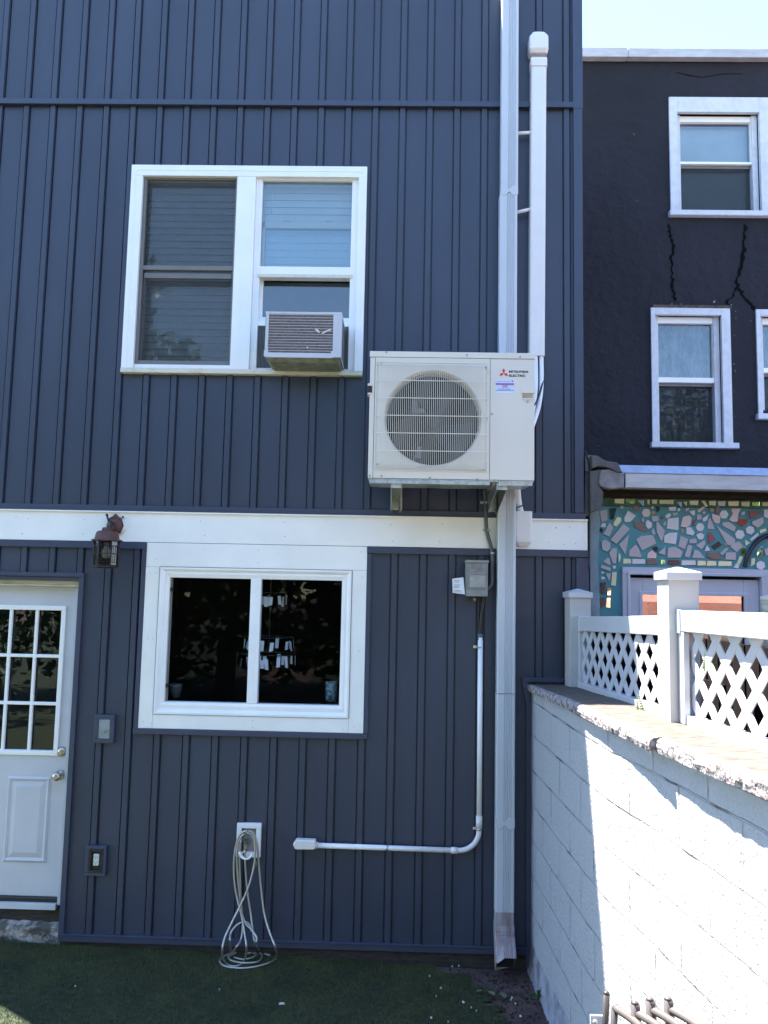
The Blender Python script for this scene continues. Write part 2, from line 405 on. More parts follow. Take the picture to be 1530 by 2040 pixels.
# trims
t = M['siding_trim']
mb = MB(); mb.box(XL, XR-.06, -.026, .012, 5.497, 5.535); mb.box(XL, XR-.06, -.034, -.020, 5.492, 5.502)
mb.build('belt_trim', t, house, bevel=.002)
mb = MB(); mb.box(XL, 1.16, -.022, .012, 2.755, 2.788); mb.box(XL, 1.16, -.030, -.012, 2.750, 2.758); mb.build('belt_trim', t, house, bevel=.002)
mb = MB(); mb.box(XL, W2[0]-.001, -.026, .012, 2.512, 2.552); mb.build('belt_trim', t, house, bevel=.002)
mb = MB(); mb.box(W2[1]+.001, 1.178, -.026, .012, 2.512, 2.552); mb.build('belt_trim', t, house, bevel=.002)
# corner post
mb = MB(); mb.box(XR-.058, XR, -.022, .05, 2.79, 5.49); mb.box(XR-.062, XR+.004, -.024, .05, 5.487, ZT)
mb.box(XR-.05, XR+.028, -.018, .05, 1.735, 2.51); mb.build('corner_trim', t, house, bevel=.003)
# starter strip and door / window side trims
mb = MB(); mb.box(-2.035, .815, -.020, .012, .125, .168); mb.box(-2.035, .815, -.026, -.014, .160, .170); mb.build('starter_strip', t, house, bevel=.002)
mb = MB(); mb.box(W2[0]-.028, W2[0]-.001, -.022, .012, 1.375, 2.511); mb.box(W2[0]-.028, W2[1]+.028, -.030, .012, 1.366, 1.398)
mb.box(W2[1]+.001, W2[1]+.028, -.018, .012, 1.399, 2.511); mb.build('window_channel', t, house, bevel=.002)
mb = MB(); mb.box(-2.03, -2.003, -.022, .012, .13, 2.325); mb.box(XL, -2.003, -.024, .012, 2.326, 2.352)
mb.box(XL, -2.03, -.010, .10, 2.300, 2.325); mb.box(-2.036, -2.030, -.02, .09, .13, 2.30); mb.build('door_channel', t, house, bevel=.002)
# trim that frames the garden wall
mb = MB(); mb.box(.762, 1.17, -.024, .012, 1.735, 1.762); mb.prism([(.762, 1.735), (.80, 1.735), (.826, 1.60), (.826, .05), (.79, .05), (.79, 1.60)], -.022, .012)
mb.build('wall_channel', t, house, bevel=.002)
# white band board
mb = MB(); mb.box(XL, .72, -.016, .012, 2.556, 2.752); mb.box(.722, 1.172, -.0155, .012, 2.556, 2.752)
mb.box(XL, 1.172, -.030, .012, 2.741, 2.750)
for x in [-2.4, -2.42, -1.98, -1.24, -.75, -.1, .28, .96, 1.02, 1.08]:
    for z in (2.60, 2.70): mb.lathe([(.0035, -.0175), (.0035, -.014)], (x+rnd.uniform(-.05, .05), 0, z+rnd.uniform(-.01, .01)), 'y', 6, mi=1, sm=False)
mb.build('band_board', [M['white_board'], M['screw']], house, bevel=.0015)
# foundation strip, the dark of the gap below the siding put into its colour
MB().box(-2.03, .83, .002, .1, -.05, .128).build('foundation', M['rotten'], house)

# ---- upstairs double window
fr = MB()
a, b, c, d = W1
for (x0_, x1_, z0_, z1_) in [(a, b, d-.075, d), (a, a+.078, c, d-.075), (b-.054, b, c, d-.075)]: fr.box(x0_, x1_, -.036, .01, z0_, z1_)
fr.box(-1.127, -1.004, -.034, .10, c+.03, d-.075)
fr.box(-1.757, -1.127, -.020, .10, c+.03, 3.712)
fr.box(a+.078, -1.127, .0, .10, 4.985, 4.992)
# inner stepped edges
fr.box(a+.03, a+.034, -.0385, -.035, c+.04, d-.035); fr.box(a+.03, b-.03, -.0385, -.035, d-.039, d-.035)
win1 = fr.build('window', M['white_vinyl'], house, bevel=.003)
sl_ = MB().box(a, b, -.046, .02, c-.002, c+.03).box(a+.10, b-.05, -.028, -.016, c+.03, c+.036)
sl_.build('sill', M['cream_sill'], win1, bevel=.003)
# left half: taupe screen frame, screen, blind, glass
mb = MB()
L0, L1, Lz0, Lz1 = -1.757, -1.127, 3.712, 4.986
for q in [(L0, L0+.022, Lz0, Lz1), (L1-.014, L1, Lz0, Lz1), (L0+.022, L1-.014, Lz1-.01, Lz1), (L0+.022, L1-.014, Lz0, Lz0+.028), (L0+.022, L1-.014, 4.352, 4.382)]:
    mb.box(q[0], q[1], -.012, .012, q[2], q[3])
mb.box(L0+.03, L1-.02, .0, .03, 4.300, 4.335)
mb.box(L0+.022, L0+.04, .004, .03, Lz0, 4.30)
mb.build('screen_frame', M['taupe'], win1, bevel=.002)
MB().box(L0+.02, L1-.014, .003, .0036, Lz0+.02, Lz1-.01).build('insect_screen', M['screen'], win1)
MB().box(L0+.01, L1-.01, .045, .049, 4.36, Lz1).box(L0+.01, L1-.01, .075, .079, Lz0, 4.34).build('pane', M['glass'], win1)
mb = MB(); z = Lz0
while z < Lz1-.02:
    mb.add([(L0, .106, z), (L1, .106, z), (L1, .122, z+.0475), (L0, .122, z+.0475)], [(0, 1, 2, 3)]); z += .047
mb.box(L0, L1, .10, .13, Lz1-.05, Lz1)
mb.build('blind', M['blind_grey'], win1, recalc=False)
# right half
R0, R1 = -1.0, -.323
mb = MB()
mb.box(-1.004, -.962, -.008, .10, 3.69, 4.995); mb.box(-.366, -.322, -.008, .10, 3.69, 4.995); mb.box(-.962, -.366, -.008, .10, 4.980, 4.995); mb.box(-1.004, -.322, -.018, .1, 4.996, 5.022)
mb.box(-.986, -.345, -.004, .04, 4.330, 4.388)
mb.build('sash', M['white_vinyl'], win1, bevel=.004)
mb = MB(); mb.box(-.975, -.35, -.014, .05, 4.310, 4.332); mb.build('meeting_rail', M['cream_sill'], win1, bevel=.002)
MB().box(-.962, -.366, .016, .020, 4.388, 4.98).build('pane', M['glass'], win1)
# raised lower sash behind: bottom pane and top rail with latches
mb = MB(); mb.box(-.975, -.945, .05, .085, 4.045, 4.72); mb.box(-.368, -.345, .05, .085, 4.045, 4.72); mb.box(-.975, -.345, .048, .088, 3.998, 4.062); mb.box(-.975, -.345, .05, .088, 4.675, 4.722)
mb.box(-.962, -.366, -.004, .06, 3.985, 4.012)
for x in (-.80, -.52): mb.box(x-.028, x+.028, .045, .085, 4.723, 4.737)
mb.build('raised_sash', M['white_vinyl'], win1, bevel=.003)
MB().box(-.945, -.368, .066, .070, 4.062, 4.675).build('pane', M['glass'], win1)
mb = MB(); z = 4.40
while z < 4.99:
    mb.add([(-.965, .110, z), (-.36, .110, z), (-.36, .116, z+.0515), (-.965, .116, z+.0515)], [(0, 1, 2, 3)]); z += .05
mb.box(-.965, -.36, .10, .135, 4.95, 4.99); mb.box(-.965, -.36, .105, .135, 4.40, 4.425)
mb.tube([(-.915, .10, 4.94), (-.915, .10, 4.80)], .0025, 5)
mb.build('blind', M['blind'], win1, recalc=False)
# rooms
def room(x0, x1, z0, z1, y0=.13, y1=2.2):
    mb = MB(); e = .03
    mb.box(x0-e, x0, y0, y1, z0-e, z1+e); mb.box(x1, x1+e, y0, y1, z0-e, z1+e); mb.box(x0, x1, y0, y1, z0-e, z0); mb.box(x0, x1, y0, y1, z1, z1+e); mb.box(x0-e, x1+e, y1, y1+e, z0-e, z1+e)
    return mb.build('room', M['room'], house)
room(-1.95, -.15, 3.2, 5.3)
room(-2.0, -.05, .6, 2.75)

# ---- downstairs slider window
fr = MB(); a, b, c, d = W2; y = -.018
fr.box(a, b, y, .012, 2.403, 2.553)
fr.box(a, -1.524, y-.001, .012, c, 2.402); fr.box(-.303, b, y-.001, .012, c, 2.402); fr.box(-1.523, -.304, y-.0005, .012, c, 1.486)
for x, z in [(a+.03, 2.36), (-1.55, 2.36), (a+.035, 1.95), (-1.545, 1.95), (a+.03, 1.44), (-1.53, 1.43), (-.9, 1.42), (-.9, 1.46), (-.34, 1.42), (-.27, 1.44), (-.24, 2.36), (-.25, 1.9), (-.9, 2.52), (-.9, 2.44), (-1.55, 2.45), (-.25, 2.52)]:
    fr.lathe([(.003, y-.0025), (.003, y+.003)], (x, 0, z), 'y', 6, mi=1, sm=False)
win2 = fr.build('window', [M['white_board'], M['screw']], house, bevel=.0015)
fr = MB()
def ring(mb, xa, xb, za, zb, w, y0, y1, mi=0):
    mb.box(xa, xb, y0, y1, zb-w, zb, mi); mb.box(xa, xb, y0, y1, za, za+w, mi); mb.box(xa, xa+w, y0, y1, za+w, zb-w, mi); mb.box(xb-w, xb, y0, y1, za+w, zb-w, mi)
ring(fr, -1.520, -.306, 1.489, 2.400, .012, -.024, .1)
def bevel_ring(mb, o_, i_, yo, yi):
    (xa, xb, za, zb), (xc, xd, zc, zd) = o_, i_
    vs = [(xa, yo, za), (xb, yo, za), (xb, yo, zb), (xa, yo, zb), (xc, yi, zc), (xd, yi, zc), (xd, yi, zd), (xc, yi, zd)]
    mb.add(vs, [(0, 1, 5, 4), (1, 2, 6, 5), (2, 3, 7, 6), (3, 0, 4, 7)])
bevel_ring(fr, (-1.508, -.318, 1.501, 2.388), (-1.490, -.334, 1.520, 2.372), -.024, -.010)
bevel_ring(fr, (-1.490, -.334, 1.520, 2.372), (-1.478, -.346, 1.545, 2.360), -.010, -.012)
bevel_ring(fr, (-1.478, -.346, 1.545, 2.360), (-1.460, -.367, 1.562, 2.336), -.012, -.004)
bevel_ring(fr, (-1.460, -.367, 1.562, 2.336), (-1.460, -.367, 1.562, 2.336), -.004, .05)
fr.build('frame', M['white_vinyl'], win2, recalc=False)
MB().box(-.944, -.878, -.008, .05, 1.562, 2.336).build('mullion', M['white_vinyl'], win2, bevel=.004)
MB().box(-1.52, -.31, -.0225, -.018, 1.4862, 1.4890).box(-1.5235, -1.5200, -.0225, -.018, 1.49, 2.40).box(-.306, -.3025, -.0225, -.018, 1.49, 2.40).box(-1.52, -.31, -.0225, -.018, 2.4000, 2.4027).build('caulk_joint', M['seam'], win2)
MB().box(-1.47, -.944, .030, .034, 1.555, 2.34).box(-.878, -.36, .016, .020, 1.555, 2.34).build('pane', M['dark_glass'], win2)
mb = MB(); mb.box(-1.459, -1.447, .020, .028, 1.562, 2.336)
for z in (2.26, 1.66): mb.box(-1.462, -1.444, .012, .028, z-.012, z+.012, 1)
mb.build('screen_rail', [M['taupe'], M['black']], win2)

# ---- door
DL = M['white_paint']; dy = .085
leaf = MB(); X0, X1, Z0, Z1 = -2.905, -2.082, .345, 2.262
gx0, gx1, gzb, gzt = -2.838, -2.165, 1.222, 2.118   # glazed opening
leaf.box(X0, X1, dy, dy+.04, Z0, gzb); leaf.box(X0, X1, dy, dy+.04, gzt, Z1); leaf.box(X0, gx0, dy, dy+.04, gzb, gzt); leaf.box(gx1, X1, dy, dy+.04, gzb, gzt)
door = leaf.build('door', DL, house, bevel=.002)
mb = MB(); ring(mb, gx0-.022, gx1+.022, gzb-.022, gzt+.022, .030, dy-.014, dy+.02)
for i in range(1, 4):
    x = gx0+(gx1-gx0)*i/4; mb.box(x-.010, x+.010, dy-.008, dy+.012, gzb, gzt)
for i in range(1, 3):
    z = gzb+(gzt-gzb)*i/3; mb.box(gx0, gx1, dy-.0085, dy+.0115, z-.010, z+.010)
mb.build('glazing_bars', M['white_vinyl'], door, bevel=.004)
MB().box(gx0, gx1, dy+.016, dy+.020, gzb, gzt).build('pane', M['door_glass'], door)
mb = MB()
for (xa, xb) in ((-2.865, -2.555), (-2.455, -2.178)):
    za, zb = .545, 1.068
    o1 = (xa, xb, za, zb); o2 = (xa+.014, xb-.014, za+.014, zb-.014); o3 = (xa+.03, xb-.03, za+.03, zb-.03); o4 = (xa+.062, xb-.062, za+.062, zb-.062)
    bevel_ring(mb, o1, o2, dy-.001, dy-.011); bevel_ring(mb, o2, o3, dy-.011, dy-.0006); bevel_ring(mb, o3, o4, dy-.0006, dy-.010)
    mb.add([(o4[0], dy-.010, o4[2]), (o4[1], dy-.010, o4[2]), (o4[1], dy-.010, o4[3]), (o4[0], dy-.010, o4[3])], [(0, 1, 2, 3)])
mb.build('raised_panel', DL, door, recalc=False)
kx = P(123, 1497, dy-.01)[0]
mb = MB(); mb.lathe([(.031, 0), (.031, -.006), (.026, -.012), (.022, -.020), (.010, -.022)], (kx, dy, P(123, 1497, dy)[1]), 'y', 20); mb.build('deadbolt', M['nickel'], door)
mb = MB(); mb.lathe([(.031, 0), (.030, -.007), (.014, -.012), (.012, -.035), (.024, -.045), (.028, -.058), (.022, -.070), (.008, -.073)], (kx-.004, dy, P(118, 1543, dy)[1]), 'y', 20); mb.build('door_knob', M['nickel'], door)
mb = MB(); mb.box(-2.081, -2.036, .045, .12, .31, 2.262); mb.build('door_jamb', M['white_paint'], house, bevel=.003)
mb = MB(); mb.box(-2.98, -2.036, .03, .13, 2.263, 2.300); mb.box(-2.98, -2.036, .022, .03, 2.263, 2.275); mb.build('door_head', M['old_wood'], house, bevel=.002)
mb = MB(); mb.box(-2.98, -2.082, .03, .12, .285, .322); mb.box(-2.98, -2.082, .05, .13, .322, .344, 1); mb.build('threshold', [M['ds'], M['black']], house, bevel=.002)
mb = MB(); mb.box(-2.98, -2.036, .06, .13, .20, .285); mb.build('door_base', M['rotten'], house)
# rough stone sill under the door
mb = MB(); r3 = random.Random(5); nx_, nz_ = 34, 8
vs = []
for j in range(nz_):
    for i in range(nx_):
        x = -2.98+.95*i/(nx_-1); z = .06+.15*j/(nz_-1)
        vs.append((x, -.01+.05*fbm(x*14, z*20)+(.05 if j == nz_-1 else 0), z+r3.uniform(-.006, .006)))
mb.add(vs, [(j*nx_+i, j*nx_+i+1, (j+1)*nx_+i+1, (j+1)*nx_+i) for j in range(nz_-1) for i in range(nx_-1)], sm=True)
vs = [(x, y, z) for (x, y, z) in vs[-nx_:]]+[(x, .09, z) for (x, y, z) in vs[-nx_:]]
mb.add(vs, [(i, i+1, nx_+i+1, nx_+i) for i in range(nx_-1)])
mb.build('stone_sill', M['stone'], house, recalc=False)
# dark hall behind the door
mb = MB(); mb.box(-2.95, -2.05, .8, .83, .3, 2.3); mb.build('room', M['room'], house)

# ================================================================== THINGS IN THE ROOM (seen through the slider window)
M['capiz'] = mat('white_shell_strip', (.70, .72, .78), .4)
pend = thing('pendant_lamp', 'tiered pendant lamp of small white hanging strips seen through the downstairs window', 'pendant lamp', (-.86, .26, 2.35))
mb = MB(); r4 = random.Random(11)
for (zc, R_, nn) in [(2.46, .05, 8), (2.38, .075, 11), (2.20, .11, 14), (1.91, .165, 18), (1.80, .18, 18)]:
    for k in range(nn):
        a_ = 2*math.pi*k/nn+r4.uniform(-.1, .1)
        if r4.random() < .25: continue
        x, y = -.86+R_*math.cos(a_), .26+R_*.8*math.sin(a_); w = .012; h = r4.uniform(.024, .036); tx, ty = -math.sin(a_)*w, math.cos(a_)*w; sw = r4.uniform(-.008, .008)
        z_ = zc+r4.uniform(-.01, .01)
        mb.add([(x-tx, y-ty, z_-h), (x+tx, y+ty, z_-h+sw), (x+tx+sw, y+ty, z_+h), (x-tx+sw, y-ty, z_+h)], [(0, 1, 2, 3)])
mb.build('shell_strips', M['capiz'], pend, recalc=False)
mb = MB()
for (zc, R_) in [(2.50, .05), (2.43, .075), (2.25, .11), (1.96, .165), (1.85, .18)]:
    mb.tube([(-.86+R_*math.cos(2*math.pi*k/20), .26+R_*.8*math.sin(2*math.pi*k/20), zc) for k in range(20)], .003, 5, closed=True)
mb.tube([(-.86, .26, 2.74), (-.86, .26, 1.85)], .004, 5)
mb.build('ring_frame', M['chair_dark'], pend)
jar = MB(); jx, jz = P(661, 1400, .16); jar.lathe([(.030, 0), (.036, .01), (.038, .06), (.038, .115), (.035, .125), (.031, .125), (.031, .02)], (jx-.005, .12+.05, 1.565), 'z', 20)
M['jar'] = mat('mottled_teal_jar', (.24, .36, .38), .3, col2=(.05, .08, .09), vscale=55, contrast=(.42, .55))
o = jar.build('jar', M['jar']); tag(o, 'patterned pale teal jar on the inner sill at the right end of the downstairs window', 'jar')
pt = MB(); pt.lathe([(.032, 0), (.042, .075), (.044, .085), (.038, .085), (.036, .07)], (P(348, 1395, .17)[0], .18, 1.565), 'z', 18)
M['pot'] = mat('grey_pot', (.10, .105, .11), .4)
o = pt.build('flower_pot', M['pot']); tag(o, 'small dark grey pot on the inner sill at the left end of the downstairs window', 'pot')

# ================================================================== WINDOW AIR CONDITIONER
yF = -.30
ac = thing('window_air_conditioner', 'old white box air conditioner with a torn louvred back, sitting in the upstairs window', 'air conditioner', (-.63, -.1, 3.68))
x0_, x1_, z0_, z1_ = -.858, -.388, 3.690, 3.975
mb = MB()
mb.box(x0_, x1_, yF, .10, z1_-.014, z1_); mb.box(x0_, x0_+.020, yF, yF+.02, z0_+.02, z1_-.014); mb.box(x1_-.052, x1_, yF, yF+.02, z0_+.0, z1_-.014)
mb.box(x0_, x0_+.004, yF, .10, z0_+.005, z1_-.014); mb.box(x0_+.004, x1_-.052, yF-.002, yF+.02, z0_-.004, z0_+.026)
mb.box(x0_-.003, x0_+.024, yF-.003, yF, z0_, z0_+.04); mb.box(x1_-.062, x1_-.02, yF-.003, yF, z0_, z0_+.04)
mb.build('casing', M['white_paint'], ac, bevel=.003)
M['ac_base'] = mat('dirty_olive_base_pan', (.30, .30, .23), .6, col2=(.16, .16, .12), vscale=18)
mb = MB(); mb.prism([(0, 0), (0, 0), (0, 0)], 0, 0) if False else None
mb.hull_prism([(x0_+.03, yF+.05, z0_-.020), (x1_-.02, yF+.05, z0_-.020), (x1_-.02, .09, z0_-.020), (x0_+.03, .09, z0_-.020)],
              [(x0_+.006, yF+.004, z0_-.004), (x1_-.004, yF+.004, z0_-.004), (x1_-.004, .10, z0_-.004), (x0_+.006, .10, z0_-.004)])
mb.build('base_pan', M['ac_base'], ac, bevel=.004)
M['louvre'] = mat('louvre_dark', (.20, .18, .20), .55, var=.3, vscale=60)
M['louvre_l'] = mat('louvre_lip', (.55, .53, .56), .45)
mb = MB(); ga, gb, gc, gd = x0_+.020, x1_-.052, z0_+.026, z1_-.014
mb.box(ga, gb, yF+.014, yF+.03, gc, gd, 0)
nl = 14
for i in range(nl):
    z = gc+(gd-gc)*(i+.5)/nl
    mb.add([(ga, yF+.014, z-.009), (gb, yF+.014, z-.009), (gb, yF+.003, z+.004), (ga, yF+.003, z+.004)], [(0, 1, 2, 3)], 0)
    mb.box(ga, gb, yF+.0015, yF+.005, z+.004, z+.0068, 1)
mb.build('louvre_grille', [M['louvre'], M['louvre_l']], ac)
tl = MB()
def tear(mb, pts): mb.prism([P(500+u/6.652, 600+v/6.652, yF) for u, v in pts], yF-.006, yF-.002)
tear(tl, [(845, 378), (878, 372), (905, 395), (915, 425), (890, 418)]); tear(tl, [(935, 432), (985, 395), (1040, 375), (1065, 378), (1060, 392), (1010, 402), (950, 440)])
tl.lathe([(.006, 0), (.004, -.004)], (P(500+288/6.652, 600+165/6.652, yF)[0], yF-.001, P(500+288/6.652, 600+165/6.652, yF)[1]), 'y', 8)
tl.lathe([(.0065, 0), (.004, -.004)], (P(500+745/6.652, 600+617/6.652, yF)[0], yF-.001, P(500+745/6.652, 600+617/6.652, yF)[1]), 'y', 8)
tl.lathe([(.004, 0), (.003, -.003)], (P(500+468/6.652, 600+157/6.652, yF)[0], yF-.001, P(500+468/6.652, 600+157/6.652, yF)[1]), 'y', 8)
tl.build('torn_foil', M['litter'], ac)
# right perforated side
mb = MB()
mb.box(x1_-.004, x1_, yF+.02, .09, z0_, z1_-.014, 0)
for i in range(11):
    for j in range(16):
        yy = yF+.05+i*.03; zz = z0_+.015+j*.016
        mb.box(x1_-.001, x1_+.0015, yy, yy+.02, zz, zz+.008, 1)
mb.build('side_panel', [M['white_paint'], M['black']], ac)
# accordion side curtains
M['accord'] = mat('grey_accordion', (.66, .67, .66), .6); M['accord_shade'] = mat('shaded_accordion_fold', (.16, .165, .165), .7)  # second colour paints the shaded side of each pleat
def accordion(xa, xb):
    mb = MB(); n_ = max(3, int((xb-xa)/.0085)); w = (xb-xa)/n_
    for i in range(n_):
        xm = xa+(i+.5)*w
        mb.add([(xa+i*w, .018, 3.70), (xm, .002, 3.70), (xm, .002, 3.985), (xa+i*w, .018, 3.985)], [(0, 1, 2, 3)], 0)
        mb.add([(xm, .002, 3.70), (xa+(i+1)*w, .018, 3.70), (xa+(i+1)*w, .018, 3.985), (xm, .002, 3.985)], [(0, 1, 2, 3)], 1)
    mb.box(xa, xb, -.006, .03, 3.688, 3.702, 0)
    mb.build('accordion_panel', [M['accord'], M['accord_shade']], ac, recalc=False)
accordion(-.962, -.846); accordion(-.396, -.366)

# ================================================================== MINI-SPLIT OUTDOOR UNIT
yU = -.53
ou = thing('heat_pump_unit', 'large ivory outdoor heat pump unit with round fan grille bracketed high on the blue wall', 'heat pump', (.27, -.35, 2.9))
ux0, ux1, uz0, uz1 = -.197, .752, 2.915, 3.662
mb = MB()
# front shell with round opening: ring faces
cx, cz, rr = .170, 3.272, .283
px0, px1 = ux0+.030, .496
seg = 64
def shell_front(mb, xa, xb, za, zb):
    pts_c = [(cx+rr*math.cos(2*math.pi*k/seg), cz+rr*math.sin(2*math.pi*k/seg)) for k in range(seg)]
    def toward(a):
        c_, s_ = math.cos(a), math.sin(a); ts = []
        if c_ > 1e-9: ts.append((xb-cx)/c_)
        if c_ < -1e-9: ts.append((xa-cx)/c_)
        if s_ > 1e-9: ts.append((zb-cz)/s_)
        if s_ < -1e-9: ts.append((za-cz)/s_)
        t = min(ts); return (cx+c_*t, cz+s_*t)
    outer = [toward(2*math.pi*k/seg) for k in range(seg)]
    vs = [(x, yU, z) for x, z in pts_c]+[(x, yU, z) for x, z in outer]
    fs = [(k, k+seg, (k+1) % seg+seg, (k+1) % seg) for k in range(seg)]
    mb.add(vs, fs)
    for (X_, Z_) in ((xa, za), (xb, za), (xb, zb), (xa, zb)):   # corner fill
        best = sorted(range(seg), key=lambda k: (outer[k][0]-X_)**2+(outer[k][1]-Z_)**2)[:2]
        k0, k1 = sorted(best)
        if k1-k0 > 1: k0, k1 = k1, k0
        mb.add([(*[outer[k0][0]], yU, outer[k0][1]), (X_, yU, Z_), (outer[k1][0], yU, outer[k1][1])], [(0, 1, 2)])
    # bell mouth
    prev = [(x, yU, z) for x, z in pts_c]
    for (dr, dy_) in ((-.006, .006), (-.012, .02), (-.014, .09)):
        cur = [(cx+(rr+dr)*math.cos(2*math.pi*k/seg), yU+dy_, cz+(rr+dr)*math.sin(2*math.pi*k/seg)) for k in range(seg)]
        mb.add(prev+cur, [(k, (k+1) % seg, (k+1) % seg+seg, k+seg) for k in range(seg)], sm=True); prev = cur
zb_, zt_ = uz0+.004, uz1-.036
shell_front(mb, px0, px1, zb_, zt_)
mb.box(ux0, px0-.0025, yU, yU+.02, zb_, zt_)           # left edge
mb.box(px1+.0025, ux1, yU, yU+.02, zb_, zt_)            # service panel
mb.box(ux0, ux0+.004, yU+.02, -.20, zb_, zt_); mb.box(ux1-.004, ux1, yU+.02, -.20, zb_, zt_)
mb.box(ux0-.004, ux1+.004, yU-.004, -.19, uz1-.034, uz1)
mb.build('casing', M['beige_metal'], ou, bevel=.003)
mb = MB(); mb.box(px0-.0024, px0, yU+.003, yU+.02, zb_, zt_); mb.box(px1, px1+.0024, yU+.003, yU+.02, zb_, zt_); mb.box(ux0, ux1, yU+.002, yU+.02, uz1-.0358, uz1-.0345)
mb.build('seam', M['seam'], ou)
mb = MB(); mb.box(ux0+.01, .49, -.26, -.24, uz0+.02, uz1-.05); mb.build('coil', M['coil'], ou)
mb = MB(); mb.box(px1, px1+.004, yU+.02, -.25, zb_, zt_); mb.build('inner_divider', M['coil'], ou)
# fan
mb = MB(); mb.lathe([(.052, 0), (.05, -.03), (.03, -.045), (.008, -.048)], (cx, yU+.13, cz), 'y', 24)
for k in range(3):
    a0 = rad(75+120*k); vs = []; N_ = 8
    for i in range(N_):
        for j in range(6):
            r_ = .045+(.25-.045)*j/5; a = a0+rad(78)*(i/(N_-1)-.5)*(1-.25*j/5)+rad(20)*j/5
            vs.append((cx+r_*math.cos(a), yU+.10+.07*(i/(N_-1)), cz+r_*math.sin(a)))
    mb.add(vs, [(i*6+j, i*6+j+1, (i+1)*6+j+1, (i+1)*6+j) for i in range(N_-1) for j in range(5)], sm=True)
mb.build('fan', M['fan'], ou, recalc=False)
mb = MB()
mb.box(cx-.12, cx-.085, yU+.20, yU+.22, cz+.07, cz+.17)
mb.box(cx-.10, cx-.03, yU+.19, yU+.215, cz+.07, cz+.10); mb.build('motor_bracket', M['fan_bracket'], ou); mb = MB(); mb.box(cx-.125, cx-.10, yU+.20, yU+.22, uz0+.03, cz-.14); mb.box(cx-.101, cx-.06, yU+.195, yU+.22, cz-.20, cz-.13)
mb.build('motor_bracket', M['fan_bracket'], ou)
mb = MB(); mb.lathe([(.05, 0), (.06, .04), (.055, .09)], (cx, yU+.17, cz), 'y', 20); mb.build('fan_motor', M['black'], ou)
# wire guard
mb = MB(); wx0, wx1, wz0, wz1 = -.150, .470, 2.972, 3.588; yo = yU-.030
nw = 55
def wirepath(x):
    return [(x, yU-.001, wz1), (x, yU-.012, wz1-.002), (x, yo+.002, wz1-.018), (x, yo, wz1-.03), (x, yo, wz0+.03), (x, yo+.002, wz0+.018), (x, yU-.012, wz0+.002), (x, yU-.001, wz0)]
for i in range(nw):
    x = wx0+.012+(wx1-wx0-.024)*i/(nw-1)
    mb.tube(wirepath(x), .0014, 5, cap=False)
for z in [wz0+.006]+[wz0+.102*i for i in range(1, 6)]+[wz1-.006]:
    yy = yo-.002 if wz0+.02 < z < wz1-.02 else yU-.014
    mb.tube([(wx0-.006, yU-.001, z), (wx0-.004, yU-.016, z), (wx0+.012, yy, z), (wx1-.012, yy, z), (wx1+.004, yU-.016, z), (wx1+.006, yU-.001, z)], .0024, 6)
mb.build('wire_guard', M['beige_wire'], ou, recalc=False)
# embossed square recess around the fan
mb = MB(); ring(mb, wx0-.012, wx1+.012, wz0-.012, wz1+.012, .006, yU-.003, yU+.004); mb.build('guard_rim', M['beige_metal'], ou, bevel=.002)
# handles
hx = P(1052, 788, yU)
mb = MB(); mb.box(hx[0]-.038, ux1+.004, yU-.007, yU+.01, hx[1]+.012, hx[1]+.040); mb.box(hx[0]-.032, hx[0]+.024, yU-.006, yU+.01, hx[1]-.026, hx[1]-.016)
mb.prism([(hx[0]-.02, hx[1]-.026), (hx[0]+.014, hx[1]-.026), (hx[0]+.004, hx[1]-.044), (hx[0]-.010, hx[1]-.044)], yU-.006, yU)
mb.box(ux0-.012, ux0+.012, yU-.006, yU+.06, 3.455, 3.470); mb.box(ux0-.012, ux0+.012, yU-.006, yU+.06, 3.405, 3.415)
mb.build('handle', M['beige_metal'], ou, bevel=.003)
mb = MB(); mb.box(hx[0]-.032, hx[0]+.026, yU-.0025, yU+.01, hx[1]-.016, hx[1]+.012); mb.box(ux0-.010, ux0+.014, yU-.003, yU+.05, 3.415, 3.455, 1)
mb.build('handle_recess', [M['tan_plastic'], M['rotten']], ou)
# base pan
mb = MB(); mb.box(ux0+.004, ux1-.004, yU+.006, -.20, uz0-.006, uz0+.004)
for (xa, xb) in ((ux0+.06, ux0+.35), (ux0+.42, ux0+.60), (ux0+.72, ux0+.9)): mb.box(xa, xb, yU+.06, -.26, uz0-.016, uz0-.006)
mb.box(ux0+.01, .50, yU+.004, yU+.012, uz0-.026, uz0-.006); mb.box(.56, ux1-.01, yU+.004, yU+.012, uz0-.026, uz0-.006)
mb.build('base_pan', M['galv'], ou, bevel=.002)
scr = [P(x, y, yU) for x, y in [(770, 702), (930, 708), (1036, 711), (760, 725), (968, 733), (752, 925), (963, 935), (737, 948), (760, 948), (856, 952), (951, 955), (985, 957), (980, 825), (1051, 799), (749, 826), (971, 834), (972, 738), (972, 744), (969, 924), (969, 931)]]
mb = MB()
for i, (x, z) in enumerate(scr):
    mb.lathe([(.0055 if i < 14 else .0025, 0), (.0045 if i < 14 else .002, -.004)], (x, yU-.0045, z), 'y', 8, sm=False)
mb.build('screw', M['screw'], ou)
